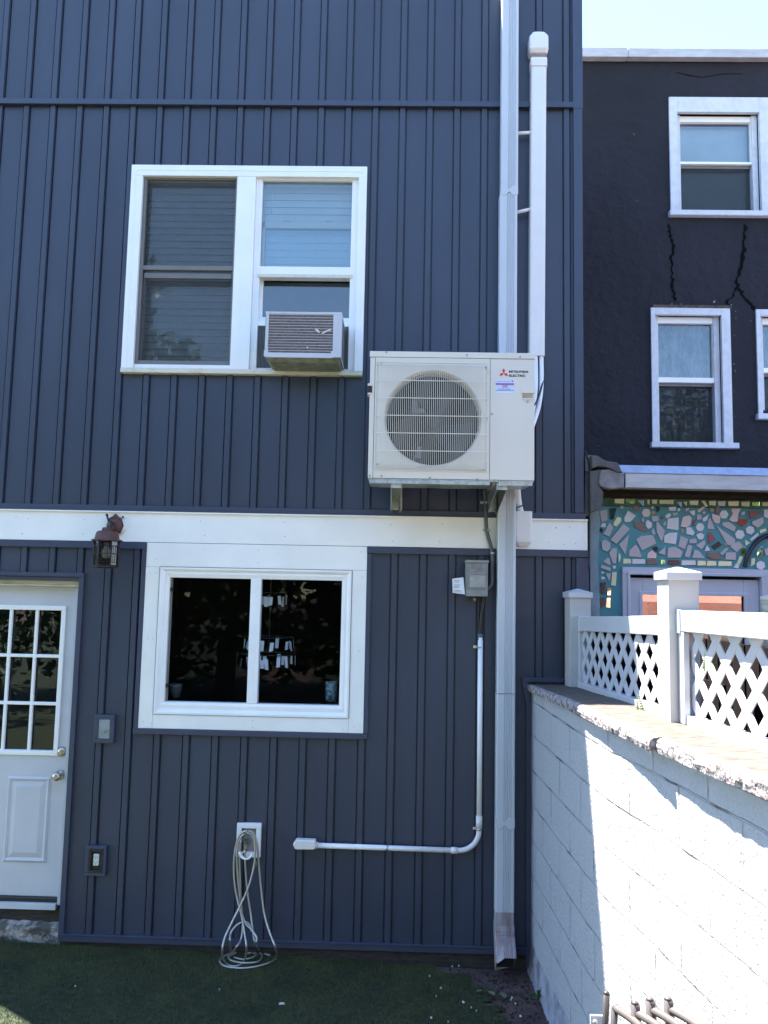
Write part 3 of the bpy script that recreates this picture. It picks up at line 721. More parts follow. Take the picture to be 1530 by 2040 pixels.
# emblem: three diamonds
def dia(cx_, cz_, ang, L=.017, Wd=.0098):
    a = rad(ang); ux, uz = math.cos(a), math.sin(a); vx, vz = -uz, ux
    return [(cx_, cz_), (cx_+ux*L+vx*Wd, cz_+uz*L+vz*Wd), (cx_+2*ux*L, cz_+2*uz*L), (cx_+ux*L-vx*Wd, cz_+uz*L-vz*Wd)]
ex, ez = P(1003.5, 743.5, yU)
mb = MB()
for a in (90, 210, 330): mb.prism(dia(ex, ez, a, .0145, .0084), yU-.0012, yU-.0002)
mb.build('emblem', M['red'], ou)
tx0, tz0 = P(1014, 743, yU); tx1, _ = P(1052, 743, yU)
text_mesh('lettering', 'MITSUBISHI', tx0, yU-.0012, tz0+.001, .0138, tx1-tx0, M['black'], ou, bold=.035)
tx2, tz2 = P(1047, 751, yU)
text_mesh('lettering', 'ELECTRIC', tx0, yU-.0012, tz2-.0005, .0138, tx2-tx0, M['black'], ou, bold=.035)
# certification label
la, lz1 = P(987.5, 755.5, yU); lb, lz0 = P(1024, 784.5, yU)
mb = MB(); mb.box(la, lb, yU-.0008, yU+.0002, lz0, lz1); lab = mb.build('label', M['label'], ou)
mb = MB(); H_ = lz1-lz0
mb.box(la, lb, yU-.0012, yU-.0007, lz0+H_*.70, lz0+H_*.735, 0); mb.box(la, lb, yU-.0012, yU-.0007, lz0+H_*.64, lz0+H_*.70, 1); mb.box(la, lb, yU-.0012, yU-.0007, lz0+H_*.60, lz0+H_*.64, 0)
mb.box(la, lb, yU-.0012, yU-.0007, lz0+H_*.20, lz0+H_*.235, 0)
mb.box(la+.004, lb-.004, yU-.0012, yU-.0007, lz0+H_*.04, lz0+H_*.14, 2)
r5 = random.Random(2)
x = la+.008
while x < lb-.03: w = r5.uniform(.004, .010); mb.box(x, x+w, yU-.0012, yU-.0007, lz0+H_*.84, lz0+H_*.87, 0); x += w+.003
x = la+.015
while x < lb-.02: w = r5.uniform(.004, .010); mb.box(x, x+w, yU-.0012, yU-.0007, lz0+H_*.29, lz0+H_*.33, 3); x += w+.002
mb.box(lb-.014, lb-.006, yU-.0012, yU-.0007, lz0+H_*.83, lz0+H_*.93, 0)
mb.build('label_print', [M['blue_ink'], M['magenta'], M['paper'], M['ink']], ou)
text_mesh('lettering', 'AH', la+.036, yU-.0013, lz0+H_*.39, .020, .018, M['red'], ou, bold=.01)
text_mesh('lettering', 'RI', la+.0555, yU-.0013, lz0+H_*.41, .016, .013, M['blue_ink'], ou, bold=.01)
# wall brackets
def bracket(xc):
    mb = MB(); w = .031
    def bar(p0, p1, h0, h1):
        (y0, z0), (y1, z1) = p0, p1
        mb.hull_prism([(xc-w, y0, z0-h0), (xc+w, y0, z0-h0), (xc+w, y0, z0), (xc-w, y0, z0)], [(xc-w, y1, z1-h1), (xc+w, y1, z1-h1), (xc+w, y1, z1), (xc-w, y1, z1)])
    # U-channel arm: two thin cheeks and a web
    for sx in (-w, w-.004):
        mb.hull_prism([(xc+sx, -.50, 2.868), (xc+sx+.004, -.50, 2.868), (xc+sx+.004, -.50, 2.906), (xc+sx, -.50, 2.906)], [(xc+sx, -.02, 2.775), (xc+sx+.004, -.02, 2.775), (xc+sx+.004, -.02, 2.895), (xc+sx, -.02, 2.895)])
    mb.hull_prism([(xc-w+.004, -.50, 2.900), (xc+w-.004, -.50, 2.900), (xc+w-.004, -.50, 2.904), (xc-w+.004, -.50, 2.904)], [(xc-w+.004, -.02, 2.884), (xc+w-.004, -.02, 2.884), (xc+w-.004, -.02, 2.889), (xc-w+.004, -.02, 2.889)])
    mb.box(xc-w-.006, xc+w+.006, -.020, -.014, 2.765, 3.05)
    mb.box(xc-w, xc+w, -.505, -.500, 2.866, 2.908)
    return mb.build('bracket', M['galv'], ou, bevel=.001)
def bracket_bolts(xc, br):
    mb = MB()
    for (yy, zz) in ((-.505, 2.890), (-.03, 2.80), (-.03, 2.78)): mb.lathe([(.008, 0), (.008, -.008)], (xc+(.0 if yy < -.1 else .022), yy, zz), 'y', 6, sm=False)
    for yy in (-.46, -.40, -.2): mb.lathe([(.009, 0), (.009, .012)], (xc, yy, 2.905), 'z', 6, sm=False)
    mb.build('bolt', M['screw'], br)
for xc in (-.034, .572): bracket_bolts(xc, bracket(xc))
mb = MB()
for xc in (-.034, .572): mb.box(xc-.02, xc+.02, yU+.01, yU+.06, uz0-.028, uz0-.004)
mb.build('rubber_mount', M['label'], ou)

# ---- insulated lines
ls = thing('refrigerant_line_set', 'white insulated refrigerant pipes curving out of the duct behind the outdoor unit', 'pipes', (.8, -.1, 3.2))
def pathP(L): return spline([P3(x, y, Y) for x, y, Y in L], 8)
M['tube_white'] = M['foam']
mb = MB(); mb.tube(pathP([(1066, 700, -.05), (1067, 740, -.06), (1066, 780, -.10), (1060, 820, -.16), (1045, 860, -.2), (1030, 900, -.22)]), .016, 10)
mb.tube(pathP([(1078, 700, -.05), (1079, 740, -.055), (1078, 775, -.08), (1073, 810, -.12), (1062, 845, -.17), (1045, 890, -.22)]), .014, 10)
mb.build('insulated_pipe', M['foam'], ls)
mb = MB(); mb.tube(pathP([(1083, 712, -.03), (1084, 742, -.045), (1079, 770, -.09), (1069, 800, -.14), (1060, 812, -.2)]), .006, 8); mb.build('black_cable', M['black'], ls)
mb = MB(); mb.tube(pathP([(1027, 930, -.22), (1030, 970, -.14), (1033, 1000, -.07), (1038, 1024, -.04), (1040, 1050, -.03)]), .020, 10)
mb.build('insulated_pipe', M['foam'], ls)
mb = MB(); mb.tube([P3(1026, 1012, -.085), P3(1034, 1010, -.09), P3(1044, 1006, -.075)], .004, 6); mb.build('cable_tie', M['black'], ls)

# ---- line-set duct (tall ivory cover)
lc = thing('line_duct_cover', 'tall ivory plastic duct cover with rounded top cap running down behind the outdoor unit', 'pipe cover', (.85, -.03, 3.78))
def rprism(x0, x1, y0, y1, z0, z1, r=.012, x0b=None, x1b=None):
    def loop(xa, xb, z): return [(xa, y1, z), (xa, y0+r, z), (xa+r*.3, y0+r*.3, z), (xa+r, y0, z), (xb-r, y0, z), (xb-r*.3, y0+r*.3, z), (xb, y0+r, z), (xb, y1, z)]
    return loop(x0 if x0b is None else x0b, x1 if x1b is None else x1b, z0), loop(x0, x1, z1)
dA, dB = P(1058.5, 115, -.07)[0], P(1089.5, 115, -.07)[0]; dz0, dz1 = P(1070, 708, -.07)[1], P(1070, 120, -.07)[1]
dC, dE = P(1055, 708, -.07)[0]-.002, P(1086, 708, -.07)[0]
mb = MB(); a_, b_ = rprism(dA, dB, -.070, -.002, dz0, dz1, .014, dC, dE); mb.hull_prism(a_, b_)
mb.build('duct', M['duct'], lc)
mb = MB(); a_, b_ = rprism(dA-.004, dB+.004, -.076, -.002, dz1-.04, dz1+.02, .015); mb.hull_prism(a_, b_)
a_, b_ = rprism(dA-.004, dB+.004, -.076, -.002, dz1+.02, dz1+.05, .015); a2 = rprism(dA-.014, dB+.010, -.092, -.002, 0, dz1+.075, .02)[1]; mb.hull_prism(b_, a2)
a3 = rprism(dA-.014, dB+.010, -.092, -.002, 0, dz1+.165, .02)[1]; mb.hull_prism(a2, a3)
a4 = rprism(dA+.004, dB-.008, -.080, -.002, 0, dz1+.195, .02)[1]; mb.hull_prism(a3, a4)
mb.build('duct_cap', M['duct'], lc)
lc2 = MB(); tA, tB = .709, .819
a_, b_ = rprism(tA, tB, -.065, -.016, 2.640, 2.792, .014); lc2.hull_prism(a_, b_)
lo = [(x, y, z) for (x, y, z) in a_]
l1 = [(tA+.004, -.016, 2.60), (tA+.004, -.045, 2.60), (tA+.010, -.058, 2.60), (tA+.02, -.063, 2.60), (tB-.02, -.063, 2.60), (tB-.010, -.058, 2.60), (tB-.004, -.045, 2.60), (tB-.004, -.016, 2.60)]
l2 = [(tA+.022, -.016, 2.572), (tA+.022, -.03, 2.572), (tA+.028, -.038, 2.572), (tA+.036, -.042, 2.572), (tB-.036, -.042, 2.572), (tB-.028, -.038, 2.572), (tB-.022, -.03, 2.572), (tB-.022, -.016, 2.572)]
lc2.hull_prism(l1, lo); lc2.hull_prism(l2, l1)
o = lc2.build('wall_inlet_cover', M['duct']); tag(o, 'ivory plastic wall inlet cover on the white band beside the downspout', 'pipe cover')
mb = MB()
for x in (tA+.008, tB-.008): mb.lathe([(.005, 0), (.004, -.003)], (x, -.055, 2.77), 'y', 8, sm=False)
s_o = mb.build('screw', M['screw'], o)

# ================================================================== DOWNSPOUT
dsp = thing('downspout', 'white aluminium downspout with ribbed face running the full height of the blue house', 'downspout', (.65, -.05, .2))
def ds_loop(x0, x1, y0, y1, z, nrib=5, tilt=0.0):
    pts = [(x0, y1, z), (x0, y0+.006, z), (x0+.006, y0, z)]
    w = (x1-x0); c0 = x0+w*.40; c1 = x0+w*.86
    for k in range(nrib):
        a = c0+(c1-c0)*k/nrib; s_ = (c1-c0)/nrib
        pts += [(a, y0, z), (a+.30*s_, y0+.0045, z), (a+.5*s_, y0+.0045, z), (a+.75*s_, y0, z)]
    pts += [(x1-.006, y0, z), (x1, y0+.006, z), (x1, y1, z)]
    return pts
def shift(L, dz=0, dy=0): return [(x, y+dy, z+dz) for x, y, z in L]
def dsx(z):   # slight lean and section steps measured along the height
    return (.598, .708) if z < 3.0 else (.602, .713)
mb = MB(); y0_, y1_ = -.105, -.025
secs = [(6.4, 4.86, .606, .716), (4.855, 2.90, .600, .711), (2.903, 1.672, .599, .710), (1.668, .905, .598, .709), (.900, .40, .597, .708)]
for i, (zt, zb, xa, xb) in enumerate(secs):
    k = .0006*(i % 2)
    mb.hull_prism(ds_loop(xa-k, xb+k, y0_-k, y1_, zb), ds_loop(xa-k, xb+k, y0_-k, y1_, zt))
mb.build('pipe', M['ds'], dsp)
# crimped straps
mb = MB()
for z, xa, xb in ((4.87, .604, .716), (.905, .594, .710)):
    mb = MB(); mb.prism([(xa, z+.03), (xa+.03, z+.04), (xa+.055, z+.008), (xb-.03, z+.04), (xb, z+.03), (xb, z-.022), (xb-.03, z-.035), (xa+.055, z-.006), (xa+.03, z-.035), (xa, z-.022)], y0_-.003, y0_+.02); mb.build('pipe_strap', M['ds'], dsp, bevel=.003)
# elbow
loops = [ds_loop(.597, .708, y0_, y1_, .40), ds_loop(.5975, .7075, y0_-.001, y1_, .33)]
mb = MB()
for i in range(7):
    a = i/6; loops.append(ds_loop(.594+.002*(i % 2), .711-.002*(i % 2), y0_-.012*a-.0015*(i % 2), y1_-.01*a, .325-.055*a))
L_end = [(x, y-.055, z-.0) for x, y, z in ds_loop(.596, .713, y0_-.02, y1_-.02, .175)]
L_end = [(x, y, .175+(-.075 if y > -.12 else 0)+(-.03 if x < .61 else 0)) for x, y, z in L_end]
loops.append(L_end)
for p_, q_ in zip(loops, loops[1:]):
    n_ = len(p_); mb.add(p_+q_, [(k, (k+1) % n_, (k+1) % n_+n_, k+n_) for k in range(n_)])
mb.build('elbow', M['ds_dirty'], dsp, recalc=False)
MB().box(.604, .704, -.12, -.04, .10, .24).build('pipe_mouth', M['black'], dsp)
# pvc spacer stubs between downspout and duct
for e0, e1 in (((1028, 266), (1060, 264)), ((1026, 424), (1060, 416))): MB().tube([P3(*e0, -.06), P3(*e1, -.05)], .011, 10).build('spacer_rod', M['duct'], dsp)

# ================================================================== DISCONNECT BOX + CONDUITS
db = thing('disconnect_box', 'grey metal electrical disconnect box with hinged cover mounted below the white band', 'electrical box', (.47, -.02, 2.25))
bx0, bx1, bz0, bz1 = .404, .540, 2.255, 2.474; by = -.095
MB().box(bx0, bx1, by, -.012, bz0, bz1).build('enclosure', M['box_grey'], db, bevel=.004)
mb = MB(); mb.box(bx0-.004, bx1+.004, by-.012, -.012, bz1-.012, bz1+.004); mb.box(bx0+.012, bx1-.010, by-.006, by, bz0+.045, bz1-.02); mb.build('cover', M['box_grey'], db, bevel=.003)
mb = MB(); mb.box(bx0+.022, bx1-.018, by-.011, by-.005, bz0+.055, bz0+.130); mb.box(bx0+.024, bx1-.020, by-.009, by-.005, bz0+.134, bz1-.026, 1); mb.build('door_plate', [M['box_grey2'], M['recess']], db, bevel=.002)
mb = MB(); mb.lathe([(.011, 0), (.011, -.03)], ((bx0+bx1)/2-.01, by+.03, bz0-.004), 'z', 10); mb.build('hasp', M['brass'], db)
tg = MB(); tg.prism([P(901, 1153, -.10), P(923, 1150, -.10), P(926, 1184, -.10), P(902, 1181, -.10)], -.101, -.0995)
o = tg.build('paper_tag', M['paper']); tag(o, 'white printed paper tag hanging at the left of the grey disconnect box', 'tag')
mb = MB(); r6 = random.Random(4)
for i in range(9):
    if i in (2, 6): continue
    xx, zz = P(904, 1156.5+i*2.8, -.10); w = r6.uniform(.03, .058)
    mb.box(xx, xx+w, -.1016, -.1009, zz-.0018, zz+.0006)
mb.build('print_lines', M['ink'], o)
cdt = thing('grey_flexible_conduit', 'dark grey flexible conduit from the outdoor unit down to the disconnect box', 'conduit', (.56, -.03, 2.3))
p = spline([P3(966, 975, -.04), P3(967, 1000, -.03), P3(968, 1030, -.03), P3(970, 1058, -.03), P3(977, 1085, -.034), P3(981, 1108, -.045), P3(980, 1135, -.05), P3(980, 1158, -.05), P3(977, 1168, -.05), P3(970, 1174, -.05)], 6)
MB().tube(p, .0115, 10).build('flexible_tube', M['grey_conduit'], cdt)
p = spline([P3(963, 1186, -.05), P3(963, 1205, -.045), P3(960, 1225, -.035), P3(958, 1250, -.032), P3(957.5, 1262, -.032)], 6)
cdt2 = thing('black_cable_whip', 'short black flexible cable between the disconnect box and the white conduit', 'cable', (.5, -.03, 2.1))
MB().tube(p, .0125, 10).build('flexible_tube', M['black'], cdt2)
p = spline([P3(955, 1186, -.04), P3(954, 1210, -.03), P3(953, 1240, -.025), P3(954, 1262, -.028)], 6)
MB().tube(p, .006, 8).build('thin_wire', M['black'], cdt2)
x, z = P(957, 1262, -.032); MB().lathe([(.017, 0), (.017, -.04)], (x, -.032, z), 'z', 12).build('coupling', M['grey_conduit'], cdt2)
def strap(parent, px, py, Y, vert=True, r=.016):
    mb = MB(); x, z = P(px, py, Y)
    if vert:
        mb.lathe([(r, -.006), (r, .006)], (x, Y, z), 'z', 12); mb.box(x-.038, x-r+.004, -.018, -.013, z-.008, z+.008)
        mb.lathe([(.004, 0), (.004, -.003)], (x-.030, -.018, z), 'y', 8)
    else:
        mb.lathe([(r, -.007), (r, .007)], (x, Y, z), 'x', 12)
    mb.build('strap', M['galv'], parent)
strap(cdt, 969, 1001, -.03, r=.014); strap(cdt, 973, 1056, -.03, r=.014); strap(cdt, 981, 1102, -.042, r=.014)
wc = thing('white_conduit', 'white plastic conduit running down and elbowing left to a small junction box', 'conduit', (.3, -.03, .72))
yc = -.034
cx_ = .505; zE = .722
MB().tube([(P(957, 1270, yc)[0], yc, P(957, 1270, yc)[1]), (.504, yc, .885)], .0155, 14).build('pipe', M['white_vinyl'], wc)
arc = [(.504, yc, .885), (.504, yc, .85)]+[(.504-.12+.12*math.cos(a), yc, .845-.12*math.sin(a)) for a in [rad(d_) for d_ in range(10, 91, 10)]]+[(.345, yc, .725)]
MB().tube(arc, .0155, 14).build('elbow', M['duct'], wc)
zl = P(630, 1684, yc)[1]; xl = P(626, 1684, yc)[0]
MB().tube([(.37, yc, .7245), (xl, yc, zl)], .0155, 14).build('pipe', M['white_vinyl'], wc)
for pr_, o_, ax_ in (([(.0195, -.035), (.0195, .035)], (.504, yc, .895), 'z'), ([(.0195, -.02), (.0195, .02)], (.355, yc, .7245), 'x'), ([(.019, -.012), (.019, .012)], (xl+.012, yc, zl), 'x')):
    MB().lathe(pr_, o_, ax_, 14).build('coupling', M['duct'], wc)
strap(wc, 955.5, 1289, yc, r=.0175); strap(wc, 955, 1652, yc, r=.0175); strap(wc, 771, 1689, yc, False, r=.0178)
jb = MB(); jc = [P(589, 1673.5, -.065), P(628.5, 1675, -.065), P(628.5, 1690, -.065), P(625, 1693.5, -.065), P(588, 1693, -.065), P(583, 1683, -.065)]
jb.prism(jc, -.065, -.014)
o = jb.build('junction_box', M['duct']); o.modifiers.new('bevel', 'BEVEL').width = .005; tag(o, 'small white junction box ending the conduit low on the blue siding', 'electrical box')

# ================================================================== WALL LAMP
lp = thing('wall_lantern', 'rust red wall lantern with glass panes and a star shaped backplate on the white band', 'wall lamp', (-1.82, -.1, 2.6))
mb = MB(); bxc, bzc = P(230, 1047, -.02)
starp = []
for k in range(16):
    a = 2*math.pi*k/16+rad(90); r_ = .064 if k % 2 == 0 else .059
    if k == 0: r_ = .072
    starp.append((bxc+.85*r_*math.cos(a), bzc+r_*math.sin(a)*1.05))
mb.prism(starp, -.034, -.016)
mb.lathe([(.048, -.034), (.040, -.05), (.018, -.06)], (bxc, 0, bzc), 'y', 16)
mb.build('backplate', M['rust'], lp, bevel=.002)
mb = MB(); mb.lathe([(.060, -.022), (.060, -.014)], (bxc+.012, 0, bzc-.006), 'y', 24); mb.build('gasket', M['duct'], lp)
yl = -.17; lx, lz = P(213, 1078, yl)
mb = MB(); mb.tube(spline([(bxc-.005, -.05, bzc+.0), (bxc-.008, -.09, bzc+.012), (lx+.012, -.14, lz+.098), (lx, yl, lz+.075)], 6), .014, 10)
mb.tube([(bxc-.03, -.05, bzc+.01), (bxc-.045, -.05, bzc+.055)], .006, 8); mb.lathe([(.001, .012), (.008, .006), (.009, 0), (.006, -.006)], (bxc-.047, -.05, bzc+.062), 'z', 10)
mb.lathe([(.001, .01), (.007, .005), (.007, -.003), (.002, -.006)], (bxc+.048, -.03, bzc+.052), 'z', 10)
mb.build('arm', M['rust_dark'], lp)
mb = MB(); mb.lathe([(.092, 0), (.094, .005), (.074, .014), (.070, .036), (.064, .054), (.052, .062), (.034, .064), (.031, .082), (.014, .086)], (lx, yl, lz), 'z', 24)
mb.build('hood', M['rust'], lp)
mb = MB(); rc = .074
for k in range(6):
    a = 2*math.pi*k/6+.2
    a2 = 2*math.pi*(k+1)/6+.2
    pA = (lx+rc*math.cos(a), yl+rc*math.sin(a)); pB = (lx+rc*math.cos(a2), yl+rc*math.sin(a2))
    mb.tube([(pA[0], pA[1], lz), (lx+(pA[0]-lx)*.95, yl+(pA[1]-yl)*.95, lz-.155)], .0045, 5)
    for zz in (-.03, -.078, -.150): mb.tube([(pA[0], pA[1], lz+zz), (pB[0], pB[1], lz+zz)], .003, 5)
    m1_ = [(pA[0]*(1-t_)+pB[0]*t_, pA[1]*(1-t_)+pB[1]*t_) for t_ in (.28, .72)]
    for q_ in m1_: mb.tube([(q_[0], q_[1], lz-.03), (q_[0], q_[1], lz-.13)], .002, 4)
    mb.tube([(m1_[0][0], m1_[0][1], lz-.13), (m1_[1][0], m1_[1][1], lz-.13)], .002, 4)
mb.lathe([(rc+.002, -.155), (rc+.004, -.160), (rc-.01, -.166), (.01, -.168)], (lx, yl, lz), 'z', 6, a0=.2, sm=False)
mb.build('cage', M['rust_dark'], lp)
mb = MB(); ms = [(rc-.005, -.002), (rc-.008, -.152)]
vs = []
for r_, h in ms:
    for k in range(6): a = 2*math.pi*k/6+.2; vs.append((lx+r_*math.cos(a), yl+r_*math.sin(a), lz+h))
mb.add(vs, [(k, (k+1) % 6, (k+1) % 6+6, k+6) for k in range(6)]); mb.build('lantern_glass', M['lampglass'], lp, recalc=False)
mb = MB(); mb.lathe([(.012, -.01), (.014, -.035), (.024, -.06), (.028, -.08), (.022, -.10), (.008, -.11)], (lx, yl, lz), 'z', 16); mb.build('bulb', M['bulb'], lp)

# ================================================================== SWITCH COVER + OUTLET + HOSE
sw = thing('switch_cover', 'weatherproof grey switch cover in a blue siding block beside the door', 'switch', (-1.82, -.02, 1.4))
mb = MB(); ring(mb, -1.883, -1.757, 1.304, 1.477, .028, -.030, -.002); mb.build('mounting_block', M['siding_trim'], sw, bevel=.003)
mb = MB(); mb.box(-1.856, -1.785, -.026, -.002, 1.331, 1.450); mb.build('cover_plate', M['switch'], sw, bevel=.003)
mb = MB(); mb.box(-1.846, -1.800, -.033, -.026, 1.382, 1.389); mb.lathe([(.004, -.030), (.003, -.026)], (-1.818, 0, 1.43), 'y', 8); mb.lathe([(.006, -.036), (.006, -.026)], (-1.818, 0, 1.372), 'y', 8); mb.build('lever', M['box_grey2'], sw)
ol = thing('wall_outlet', 'ivory duplex outlet in a black box low on the blue siding near the door', 'outlet', (-1.83, -.02, .6))
mb = MB(); ring(mb, -1.892, -1.764, .513, .692, .020, -.030, -.002); mb.build('mounting_block', M['siding_trim'], ol, bevel=.003)
mb = MB(); mb.box(-1.872, -1.784, -.016, -.004, .533, .672); ring(mb, -1.872, -1.784, .533, .672, .014, -.032, -.004)
mb.build('outlet_box', M['rotten'], ol, bevel=.002)
mb = MB(); mb.box(-1.842, -1.808, -.030, -.016, .575, .643); ob = mb.build('receptacle', M['outlet'], ol, bevel=.003)
mb = MB()
for zc in (.625, .592):
    mb.box(-1.834, -1.8315, -.0308, -.0295, zc, zc+.009); mb.box(-1.820, -1.8175, -.0308, -.0295, zc, zc+.009); mb.lathe([(.0028, -.0308), (.0028, -.0295)], (-1.826, 0, zc-.006), 'y', 8)
mb.build('slots', M['black'], ob)
sp = thing('hose_bib', 'outdoor tap with round valve wheel in a white frame on the blue siding', 'tap', (-.9, -.02, .75))
mb = MB(); ring(mb, -.971, -.822, .648, .848, .030, -.028, -.002); mb.build('surround', M['white_vinyl'], sp, bevel=.003)
MB().box(-.942, -.851, -.010, -.002, .678, .819).build('recess_plate', M['recess'], sp)
wx, wz = P(490.5, 1669, -.075)
mb = MB(); mb.tube([(wx, -.01, wz-.03), (wx, -.05, wz-.035)], .013, 10); mb.tube([(wx, -.04, wz-.035), (wx, -.07, wz)], .009, 8); mb.tube([(wx, -.045, wz-.03), (wx-.002, -.07, wz-.055), (wx-.006, -.08, wz-.085)], [.012, .013, .011], 10)
mb.build('tap_body', M['brass'], sp)
mb = MB(); mb.tube([(wx-.005, -.08, wz-.07), (wx-.008, -.082, wz-.10)], .0105, 10); mb.build('hose_fitting', M['t_gold'] if False else M['nickel'], sp)
mb = MB(); n_ = 9
mb.tube([(wx+.021*math.cos(2*math.pi*k/27), -.078, wz+.021*math.sin(2*math.pi*k/27)) for k in range(27)], .0038, 6, closed=True)
for k in range(n_): a = 2*math.pi*k/n_; mb.box(wx+.021*math.cos(a)-.0035, wx+.021*math.cos(a)+.0035, -.083, -.074, wz+.021*math.sin(a)-.0035, wz+.021*math.sin(a)+.0035); mb.tube([(wx, -.078, wz), (wx+.02*math.cos(a), -.078, wz+.02*math.sin(a))], .002, 4)
mb.lathe([(.011, -.074), (.010, -.083), (.004, -.085)], (wx, 0, wz), 'y', 12)
mb.build('valve_wheel', M['valve'], sp)
# hanger saddle
mb = MB(); mb.tube(spline([P3(477, 1697, -.10), P3(480, 1706, -.105), P3(488, 1711, -.11), P3(497, 1709, -.105), P3(503, 1700, -.10)], 5), .0065, 8); mb.build('hose_hanger', M['white_vinyl'], sp)
hs = thing('metal_hose', 'coiled stainless steel garden hose draped over the tap and looping on the turf', 'hose', (-.87, -.15, .07))
k38 = 3.825
def hz(u, v, Y): return P3(380+u/k38, 1600+v/k38, Y)
def hg(u, v): return G3(380+u/k38, 1600+v/k38, .082)
hr = .0062
loopsH = [
 # outer loop: left side down, floor sweep, right side up, over the top
 [hz(430, 212, -.10), hz(395, 222, -.10), hz(360, 270, -.095), hz(335, 380, -.09), hz(328, 500, -.085), hz(335, 620, -.085), hz(352, 720, -.09), hz(385, 850, -.11), hz(408, 980, -.14), hz(425, 1100, -.19),
  hg(412, 1190), hg(370, 1235), hg(300, 1240), hg(250, 1195), hz(240, 1120, -.22), hz(262, 1020, -.19), hz(318, 900, -.15), hz(378, 780, -.12), hz(440, 640, -.11), hz(482, 480, -.105), hz(490, 350, -.105), hz(475, 250, -.105), hz(430, 225, -.105)],
 [hz(440, 210, -.115), hz(480, 235, -.11), hz(505, 320, -.10), hz(518, 450, -.09), hz(535, 640, -.09), hz(560, 840, -.11), hz(600, 980, -.15), hz(645, 1100, -.20), hg(655, 1175), hg(600, 1215), hg(500, 1245), hg(390, 1258), hg(280, 1248), hg(225, 1215), hg(240, 1175), hg(330, 1140), hg(440, 1130), hg(530, 1145), hg(540, 1180), hg(500, 1212), hg(400, 1218), hg(310, 1200), hg(290, 1168), hg(340, 1150)],
 [hz(405, 235, -.10), hz(368, 290, -.095), hz(352, 420, -.085), hz(358, 560, -.08), hz(372, 700, -.08), hz(385, 820, -.09), hz(420, 920, -.11), hz(460, 960, -.13), hz(500, 1020, -.16), hz(500, 1060, -.17)],
 [hz(412, 385, -.085), hz(416, 480, -.08), hz(425, 600, -.075), hz(438, 720, -.08), hz(458, 850, -.09), hz(474, 980, -.12), hz(492, 1070, -.15), hg(530, 1125), hg(570, 1150), hg(605, 1160)],
 [hz(380, 300, -.09), hz(372, 420, -.08), hz(376, 600, -.075), hz(384, 740, -.075), hz(395, 900, -.09), hz(385, 1030, -.12), hz(345, 1100, -.16), hg(310, 1140), hz(300, 1060, -.17), hz(305, 990, -.14), hz(350, 930, -.11), hz(410, 905, -.1), hz(445, 925, -.1), hz(462, 980, -.12)],
 [hg(330, 1175), hg(390, 1190), hg(460, 1180), hg(500, 1155), hg(470, 1140), hg(410, 1150)],
]
mb = MB()
for L in loopsH: mb.tube(spline(L, 7), hr, 8)
mb.build('hose_tube', M['hose'], hs)
mb = MB(); x, z = P(380+495/k38, 1600+470/k38, -.08); mb.lathe([(.009, -.018), (.010, 0), (.008, .02)], (x, -.08, z), 'z', 10); mb.build('hose_end', M['brass'], hs)

# ================================================================== GARDEN WALL WITH COPING
wall = thing('garden_wall', 'white painted concrete block garden wall with rough stone coping coming toward the camera', 'wall', (.9, -2, 0))
poly = [(.82, .02), (.87, -1.25), (.893, -1.6), (.955, -2.0), (1.0, -2.4), (1.04, -2.75), (1.10, -3.3), (1.22, -4.2), (1.40, -5.4), (1.6, -6.6)]
def wx_at(y):
    for (xa, ya), (xb, yb) in zip(poly, poly[1:]):
        if yb <= y <= ya: return xa+(xb-xa)*(ya-y)/(ya-yb)
    return poly[-1][0]
def ztop(y): return 1.69+.02*min(1, max(0, -y/2.8))
m = bpy.data.materials.new('white_painted_block'); m.use_nodes = True; t_ = m.node_tree; b_ = t_.nodes['Principled BSDF']
geo = t_.nodes.new('ShaderNodeTexCoord'); sp_ = t_.nodes.new('ShaderNodeSeparateXYZ'); t_.links.new(geo.outputs['Object'], sp_.inputs[0])
cb = t_.nodes.new('ShaderNodeCombineXYZ'); t_.links.new(sp_.outputs['Y'], cb.inputs[0]); t_.links.new(sp_.outputs['Z'], cb.inputs[1])
nz0 = t_.nodes.new('ShaderNodeTexNoise'); nz0.inputs['Scale'].default_value = 7; t_.links.new(geo.outputs['Object'], nz0.inputs[0])
vm = t_.nodes.new('ShaderNodeVectorMath'); vm.operation = 'MULTIPLY_ADD'; vm.inputs[1].default_value = (.012, .012, 0); t_.links.new(nz0.outputs['Color'], vm.inputs[0]); t_.links.new(cb.outputs[0], vm.inputs[2])
mp2 = t_.nodes.new('ShaderNodeMapping'); mp2.inputs['Location'].default_value = (.13, -.395, 0); t_.links.new(vm.outputs[0], mp2.inputs[0])
bt = t_.nodes.new('ShaderNodeTexBrick'); bt.inputs['Scale'].default_value = 1; bt.inputs['Brick Width'].default_value = .41; bt.inputs['Row Height'].default_value = .2055
bt.inputs['Mortar Size'].default_value = .005; bt.inputs['Mortar Smooth'].default_value = .5; bt.offset = .5
t_.links.new(mp2.outputs[0], bt.inputs[0])
n1 = t_.nodes.new('ShaderNodeTexNoise'); n1.inputs['Scale'].default_value = 70; n1.inputs['Detail'].default_value = 6; t_.links.new(geo.outputs['Object'], n1.inputs[0])
n2 = t_.nodes.new('ShaderNodeTexNoise'); n2.inputs['Scale'].default_value = 5; n2.inputs['Detail'].default_value = 8; t_.links.new(geo.outputs['Object'], n2.inputs[0])
h1 = t_.nodes.new('ShaderNodeMath'); h1.operation = 'MULTIPLY_ADD'; h1.inputs[1].default_value = -2.2; t_.links.new(bt.outputs['Fac'], h1.inputs[0]); t_.links.new(n1.outputs[0], h1.inputs[2])
bp = t_.nodes.new('ShaderNodeBump'); bp.inputs['Strength'].default_value = 1.0; bp.inputs['Distance'].default_value = .009
